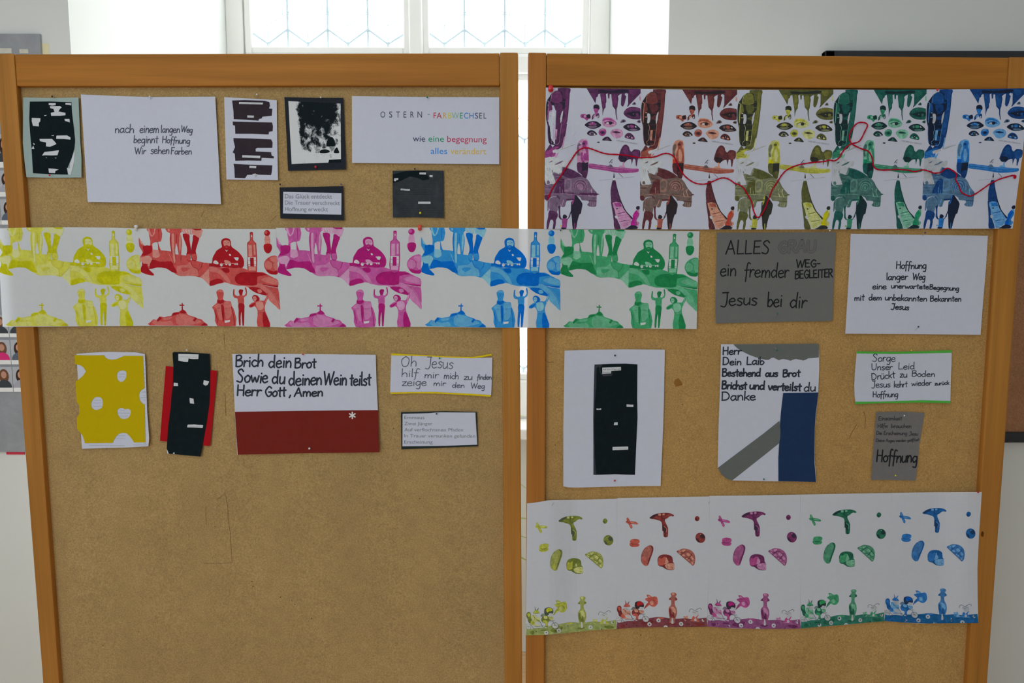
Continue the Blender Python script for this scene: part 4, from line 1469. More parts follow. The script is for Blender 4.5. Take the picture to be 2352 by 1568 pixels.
def print_sheet(name, edges, depth, ref, tf, art, pal, label, group, trans=0.3, tone=0.16, text=None):
    """edges: (top, bottom, left, right) polylines; ref: quad of the sheet the art was measured on"""
    f = coons(*edges)
    top, bot, left, right = edges
    outline = list(top) + list(right[1:]) + list(bot[::-1][1:]) + list(left[::-1][1:-1])
    sh = Sheet(name, outline, depth, mat_paper(PW, trans), label, 'print', group)

    def to_px(P):
        out = []
        for p in tf(P):
            out.append(f(*inv_bilinear(ref, p)))
        return out
    sh.to_px = to_px
    def mixc(a, b, k):
        return tuple(x + (y_ - x) * k for x, y_ in zip(a, b))
    pal = dict(pal)
    pal['N'] = mixc(pal['D'], pal['M'], 0.28)
    pal['I'] = mixc(pal['L'], pal['M'], 0.45)
    if 'G' in pal:
        pal['O'] = mixc(pal['M'], pal['G'], 0.35) if 'E' in pal else mixc(pal['G'], pal['L'], 0.4)
        pal['Q'] = mixc(pal['G'], pal['D'], 0.55)
    keys = list(pal)
    mats = [mat_paper(pal[k], trans * 0.8, tone * (0.4 if k in 'WK' else 1), scale=130 if tone > 0.2 else 80) for k in keys]
    for nm, items in art:
        shapes = []
        for i, (tn, kind, wd, q) in enumerate(items):
            lay = min(i, 9) * 0.7
            if kind == 'l':
                for r in ribbon(q, wd):
                    shapes.append((keys.index(tn), [to_px(r)], lay))
            else:
                shapes.append((keys.index(tn), [to_px(q)], lay))
        if nm.endswith('*'):
            for q_ in shapes:
                sh.add(nm[:-1], [(0, q_[1], q_[2])], [mats[q_[0]]])
            continue
        used = sorted({s[0] for s in shapes})
        remap = {k: i for i, k in enumerate(used)}
        sh.add(nm, [(remap[a], b, c_) for a, b, c_ in shapes], [mats[k] for k in used], curved=len(shapes) < 70)
    return sh


# ---------------------------------------------------------------- middle strip: table, bottle, hill with cross
ART_TABLE = '''
ground_print: M s 95,205 125,275 180,322 285,322 292,378 430,388 560,400 600,440 770,455 830,520 880,518 1010,552 1107,565 1107,622 1060,668 1010,722 965,765 900,747 800,742 690,748 620,722 520,652 430,630 340,632 225,656 212,615 252,600 277,560 275,500 240,470 180,475 100,490 150,420 98,330 ; D s 150,330 275,322 285,400 240,440 130,470 160,400 ; D s 280,520 400,550 560,540 590,600 640,700 560,690 480,640 340,630 240,650 ; L p 290,375 385,385 395,470 330,500 290,480 ; I s 640,605 780,590 830,540 850,590 940,650 950,742 800,740 690,745 645,722 ; M s 690,640 760,625 830,640 740,690 ; M p 840,540 1010,556 1000,610 960,640 880,630 ; D l 6 840,540 870,610 940,655 955,760 ; D l 5 1010,556 990,620 955,660 ; M p 1018,558 1107,568 1107,622 1010,722 965,762 955,740 957,665 1000,615 ; L l 6 530,440 580,560 ; L l 4 400,420 390,470 330,500
boot_print: L s 103,492 240,474 272,505 270,560 250,600 215,612 150,572 130,545 105,560 ; D s 135,545 155,577 212,580 215,620 240,665 300,720 298,742 255,742 180,722 108,692 108,650 135,600
fading_print*: L p 965,765 1107,625 1112,885 1075,850 1040,810 1000,778 ; L p 95,205 150,290 170,322 125,300
dress_print: M s 215,78 422,78 425,235 400,264 378,266 378,290 400,360 416,400 385,440 372,380 366,272 295,290 290,330 290,390 250,395 257,330 262,265 250,200 238,130 ; L p 222,80 250,80 275,160 295,180 320,120 322,80 345,80 325,160 295,196 270,190 240,140 ; D l 7 385,90 390,240 ; D l 5 372,300 392,400
trouser_print: M s 497,78 725,78 712,130 698,152 716,210 720,300 705,440 722,530 700,565 672,575 665,420 640,290 626,330 620,420 640,570 600,595 580,560 562,400 548,300 545,210 552,145 520,130 497,105 ; L p 515,85 545,85 550,110 530,120 ; L s 575,160 608,160 606,330 620,540 600,560 585,470 575,300 ; L s 690,165 708,205 708,290 688,420 678,290 ; D l 6 645,160 640,280 ; D l 7 560,160 556,290 575,450
shorts_print: D s 735,150 830,160 832,230 845,335 852,400 842,470 832,545 790,522 778,450 792,400 788,330 752,230 ; D s 890,165 972,200 958,262 930,345 917,400 930,450 936,500 912,532 862,520 850,455 856,350 880,232 ; M s 785,440 838,440 838,520 810,528 788,500 ; M s 862,440 925,440 932,500 910,524 868,510 ; L s 730,80 1005,80 1015,130 985,205 940,190 900,160 830,155 742,132 ; D p 870,78 1010,78 1000,98 920,100 ; W l 7 752,88 744,124 ; W l 7 774,88 766,130 ; W l 7 796,90 788,136 ; W l 7 818,92 812,142 ; W l 7 840,94 834,146 ; W l 7 862,98 858,150
seated_man_print: D s 1148,562 1158,490 1195,425 1225,380 1290,342 1300,320 1290,275 1300,232 1355,205 1418,225 1436,285 1442,330 1500,370 1555,418 1605,490 1615,560 1590,622 1500,632 1300,620 1107,605 1107,563 ; L s 1322,262 1345,238 1398,240 1418,262 1424,300 1408,322 1366,328 1332,315 ; D s 1338,318 1366,308 1398,316 1392,342 1365,352 1342,342 ; L l 4 1352,333 1380,333 ; D l 6 1335,276 1355,274 ; D l 6 1385,274 1405,276 ; D l 3 1370,280 1368,302 ; W p 1342,366 1366,402 1390,370 1368,384 ; W s 1168,562 1180,530 1208,522 1242,552 1235,577 ; L l 3 1185,545 1225,560 ; W s 1465,480 1532,476 1535,500 1522,524 1492,515 1480,492 ; W s 1398,436 1415,430 1432,450 1412,460 ; L s 1328,522 1380,520 1430,560 1400,572 1340,558 ; W o 1284,583 20,24 ; W o 1356,575 16,14 ; W o 1406,578 20,20 ; L l 10 1265,570 1520,562 ; W o 1484,572 12,12 ; W o 1514,570 12,16 ; D o 1406,578 9,9
table_print: M s 1107,605 1200,606 1290,625 1400,622 1560,620 1660,650 1790,680 1880,680 1960,720 2040,760 2093,790 2093,890 1980,872 1880,850 1760,838 1620,870 1510,875 1420,855 1330,832 1240,848 1112,884 1107,760 ; D s 1482,745 1560,690 1700,682 1850,688 1950,722 1800,745 1790,860 1640,868 1520,855 1475,800 ; D s 1280,640 1380,628 1400,680 1350,700 ; D p 1840,842 1960,858 2093,868 2093,892 1980,878 1880,856 ; I s 1960,745 2093,795 2093,855 1960,835 1850,790 ; D s 1110,820 1180,790 1240,780 1290,800 1300,838 1200,855 1112,884 ; M s 1110,680 1200,700 1250,740 1200,780 1112,800 ; I s 1107,610 1200,622 1290,670 1370,750 1420,855 1380,845 1320,790 1260,720 1190,690 1107,676 ; D l 4 1490,720 1700,705 1890,712 ; D l 4 1560,820 1740,800
roll_edge_print: I s 1530,862 1640,842 1780,836 1890,858 1980,890 2093,905 2106,1060 2108,1205 2040,1150 1960,1080 1925,1020 1870,1000 1790,980 1730,950 1680,905 1620,882 ; M p 1900,872 2093,902 2106,1050 2107,1120 2040,990 1980,920 ; D s 1665,895 1800,895 1870,935 1925,985 1930,1008 1860,998 1780,976 1720,945 ; I s 1790,930 1840,920 1860,960 1810,975 ; D l 4 1900,870 1985,940 2060,1050 2104,1180
bottle_print: D s 1715,122 1755,122 1757,160 1757,232 1795,275 1800,320 1795,678 1665,672 1668,480 1668,290 1682,260 1710,235 1712,160 ; M s 1722,150 1748,150 1750,235 1788,280 1792,330 1788,670 1672,666 1676,480 1676,300 1690,265 1718,238 ; L p 1685,300 1735,300 1735,465 1685,465 ; L p 1760,300 1785,300 1785,440 1760,440 ; W o 1735,178 9,12 ; W p 1675,472 1790,472 1788,600 1675,600 ; D p 1703,480 1757,480 1757,600 1703,600 ; M l 5 1676,515 1700,515 ; M l 5 1762,515 1788,515 ; D l 7 1672,580 1790,580 ; L p 1680,606 1780,606 1780,660 1680,660
pawn_print: L s 1935,165 1992,165 2006,285 1922,285 ; D o 1962,132 44,42 ; M o 1946,122 24,24 ; D s 1912,295 1965,280 2018,292 2026,345 2002,400 1966,418 1928,398 1906,345
bread_roll_print: M s 2093,458 2030,450 1962,480 1915,530 1901,590 1925,650 1975,700 2040,712 2093,702 2093,580 ; I s 1915,560 1960,520 2015,545 2020,610 1975,640 1925,620 ; I s 1990,485 2050,460 2093,470 2093,530 2040,545 ; I s 2040,560 2093,540 2093,640 2055,650 2030,610 ; D s 1930,655 1975,650 2040,670 2093,655 2093,702 2040,712 1975,700 ; D l 4 2020,545 2035,600 2050,650 ; D l 4 1965,510 2020,545
hill_print: M s 228,1449 240,1402 282,1362 330,1370 368,1322 430,1332 480,1320 540,1310 560,1272 610,1258 650,1252 690,1226 715,1222 750,1250 780,1296 880,1326 912,1346 970,1356 1002,1392 1060,1447 800,1448 ; I s 270,1380 340,1370 420,1400 520,1380 560,1420 540,1445 300,1445 ; I s 620,1290 740,1290 860,1340 940,1370 960,1400 800,1440 640,1440 600,1380 ; I s 420,1345 540,1325 520,1360 440,1370 ; D p 540,1310 562,1272 640,1262 650,1280 560,1310 ; D p 650,1265 690,1226 715,1222 760,1262 730,1278 ; D p 958,1440 1010,1404 1060,1447 958,1447 ; D p 368,1322 400,1345 340,1400 330,1372 ; D p 846,1372 880,1328 905,1345 870,1390 ; D l 4 620,1270 660,1320 ; D l 4 240,1402 232,1447
cross_print: D p 692,1128 706,1128 706,1152 728,1152 728,1167 706,1167 708,1228 688,1228 692,1167 658,1167 658,1152 692,1152
vest_man_print: M s 1197,985 1205,955 1230,937 1268,932 1298,955 1303,1000 1292,1052 1298,1080 1340,1096 1400,1100 1412,1165 1448,1238 1457,1447 1190,1447 1165,1300 1152,1222 1128,1182 1200,1122 1205,1080 1216,1055 ; I s 1205,960 1240,940 1285,945 1298,975 1250,965 ; I s 1215,1130 1255,1140 1285,1180 1285,1340 1230,1360 1190,1200 1150,1180 ; I s 1310,1110 1395,1108 1405,1160 1400,1300 1320,1350 1300,1180 ; D s 1210,1080 1240,1085 1298,1078 1295,1112 1245,1135 1203,1115 ; D l 8 1165,1222 1190,1330 1205,1447 ; D l 8 1405,1180 1430,1300 1440,1430 ; D s 1258,1150 1300,1190 1290,1370 1275,1375 ; W p 1300,1372 1380,1362 1372,1392 1306,1404 ; D l 4 1255,990 1250,1020 ; D l 4 1200,1195 1240,1200 ; D l 4 1320,1195 1390,1190 ; M s 1195,1410 1290,1395 1300,1447 1195,1447
cheering_print: M s 1508,1130 1500,1060 1460,1050 1437,1018 1445,930 1462,932 1461,1000 1500,1022 1532,1012 1532,992 1570,992 1572,1012 1600,1010 1624,970 1612,905 1630,900 1640,960 1632,1012 1592,1042 1590,1132 ; D s 1520,950 1545,926 1586,936 1578,968 1566,1005 1536,1008 1524,975 ; D s 1508,1130 1590,1132 1592,1205 1585,1300 1574,1440 1554,1440 1550,1310 1546,1240 1532,1320 1527,1438 1506,1432 1502,1330 1508,1220 ; D l 8 1449,935 1446,1010 ; D l 8 1622,905 1634,965 ; W p 1512,1438 1532,1438 1530,1447 1512,1447 ; W p 1556,1440 1580,1440 1594,1447 1556,1447
woman_print: M s 1662,1150 1700,1118 1742,1100 1800,1080 1852,1080 1886,1076 1912,1025 1922,985 1940,960 1945,1000 1935,1052 1902,1122 1886,1172 1892,1232 1930,1340 1948,1447 1770,1447 1776,1300 1780,1232 1768,1192 1740,1162 1700,1180 1665,1178 ; D s 1712,1030 1742,1002 1790,1012 1818,1052 1808,1082 1780,1090 1740,1095 1715,1060 ; L s 1722,1032 1755,1020 1776,1050 1758,1088 1732,1080 ; D l 4 1735,1050 1762,1050 ; L s 1760,1110 1840,1092 1870,1130 1860,1200 1790,1215 ; L l 10 1905,1100 1928,1000 ; D s 1665,1155 1715,1130 1760,1110 1730,1150 1690,1175 ; D s 1875,1235 1930,1340 1946,1447 1858,1447 1850,1300 ; L l 4 1782,1240 1885,1222
'''
art2 = parse_art(ART_TABLE, 0)
tf2 = crop(620, 510, 6.0306)
ref2 = [(634.1, 523.3), (967.0, 522.4), (969.6, 750.0), (645.7, 751.8)]


def sstep(a, b, t):
    t = max(0, min(1, (t - a) / (b - a)))
    return t * t * (3 - 2 * t)


def depth_mid(x, y, bx):
    d = 0.0045 + 0.0125 * (1 - sstep(62, 240, x)) + 0.0125 * sstep(985, 1150, x) * (1 - sstep(1256, 1400, x))
    d += 0.0025 * sstep(1480, 1606, x) * sstep(560, 750, y)
    d += 0.0007 * math.sin(x * 0.021) * sstep(500, 760, y) + 0.0012 * sstep(690, 752, y)
    return d


def lifted(f, k):
    return lambda x, y, bx: f(x, y, bx) + k


PAL2 = {
    'yellow': dict(D=(157, 155, 22), M=(169, 167, 68), L=(175, 176, 120), W=(172, 174, 178)),
    'red': dict(D=(140, 26, 34), M=(164, 68, 66), L=(178, 116, 108), W=(172, 174, 178)),
    'pink': dict(D=(144, 28, 98), M=(160, 74, 132), L=(174, 128, 158), W=(172, 174, 178)),
    'blue': dict(D=(8, 88, 168), M=(44, 120, 178), L=(110, 158, 200), W=(172, 174, 178)),
    'green': dict(D=(30, 110, 66), M=(58, 136, 94), L=(108, 160, 134), W=(172, 174, 178)),
}
seamA = [(316.7, 524.5), (322, 600), (328, 680), (332.5, 748.4)]
seamB = [(633.6, 523.6), (636, 580), (640, 660), (646, 751.6)]
seamC = [(966.8, 522.4), (967.6, 630), (969.2, 750.3)]
seamD = [(1287.6, 526.6), (1287.2, 640), (1287.0, 753.0)]
mid_edges = [
    ('yellow', [(-4, 524.4), (60, 522.4), (166, 521.6), (250, 522.6), (316.7, 524.5)], [(6, 750.2), (120, 749.6), (332.5, 748.4)], [(-4, 524.4), (0, 640), (6, 750.2)], seamA),
    ('red', [(316.7, 524.5), (480, 525.4), (633.6, 525.6)], [(332.5, 748.4), (540, 749.2), (646, 751.2)], seamA, [(633.6, 525.6), (636, 580), (640, 660), (646, 751.2)]),
    ('pink', [(633.6, 523.4), (800, 522.2), (966.8, 522.4)], [(646, 751.8), (820, 751.4), (969.2, 750.3)], [(633.6, 523.4), (636, 580), (640, 660), (646, 751.8)], seamC),
    ('blue', [(966.8, 522.4), (1120, 523.4), (1287.6, 526.6)], [(969.2, 750.3), (1130, 752.4), (1287.0, 753.0)], seamC, seamD),
    ('green', [(1287.6, 526.6), (1420, 527.6), (1606.6, 530.7)], [(1287.0, 753.0), (1420, 754), (1600, 755.4)], seamD, [(1606.6, 530.7), (1603, 640), (1600, 755.4)]),
]
mid = {}
for k, (colr, a, b, l, r) in enumerate(mid_edges):
    where = {'yellow': 'far left sheet of the long middle strip', 'red': 'second sheet of the middle strip', 'pink': 'centre sheet of the middle strip',
             'blue': 'fourth in the middle strip, bridging the gap', 'green': 'last in the middle strip'}[colr]
    mid[colr] = print_sheet('collage_print', (a, b, l, r), lifted(depth_mid, 0.0004 * (k % 2)), ref2, tf2, art2, PAL2[colr],
                            colr + ' collage with seated man, ' + where, 'middle strip of five colour collages', trans=0.22, tone=0.15)
push_pin('white', 312.4, 523.5, mid['yellow'], 'white push pin between the yellow and red sheets of the middle strip', 0.75)
push_pin('orange', 964.2, 523.5, mid['pink'], 'red push pin between the pink and blue sheets of the middle strip', 0.85)
px = on_board(1287.3, 528, mid['blue'].depth(1287.3, 528, mid['blue'].box))
pin('black', 1287.6, 528.6, mid['green'], 'tiny black pin between the blue and green sheets of the middle strip', r=0.0012, stand=0.003)

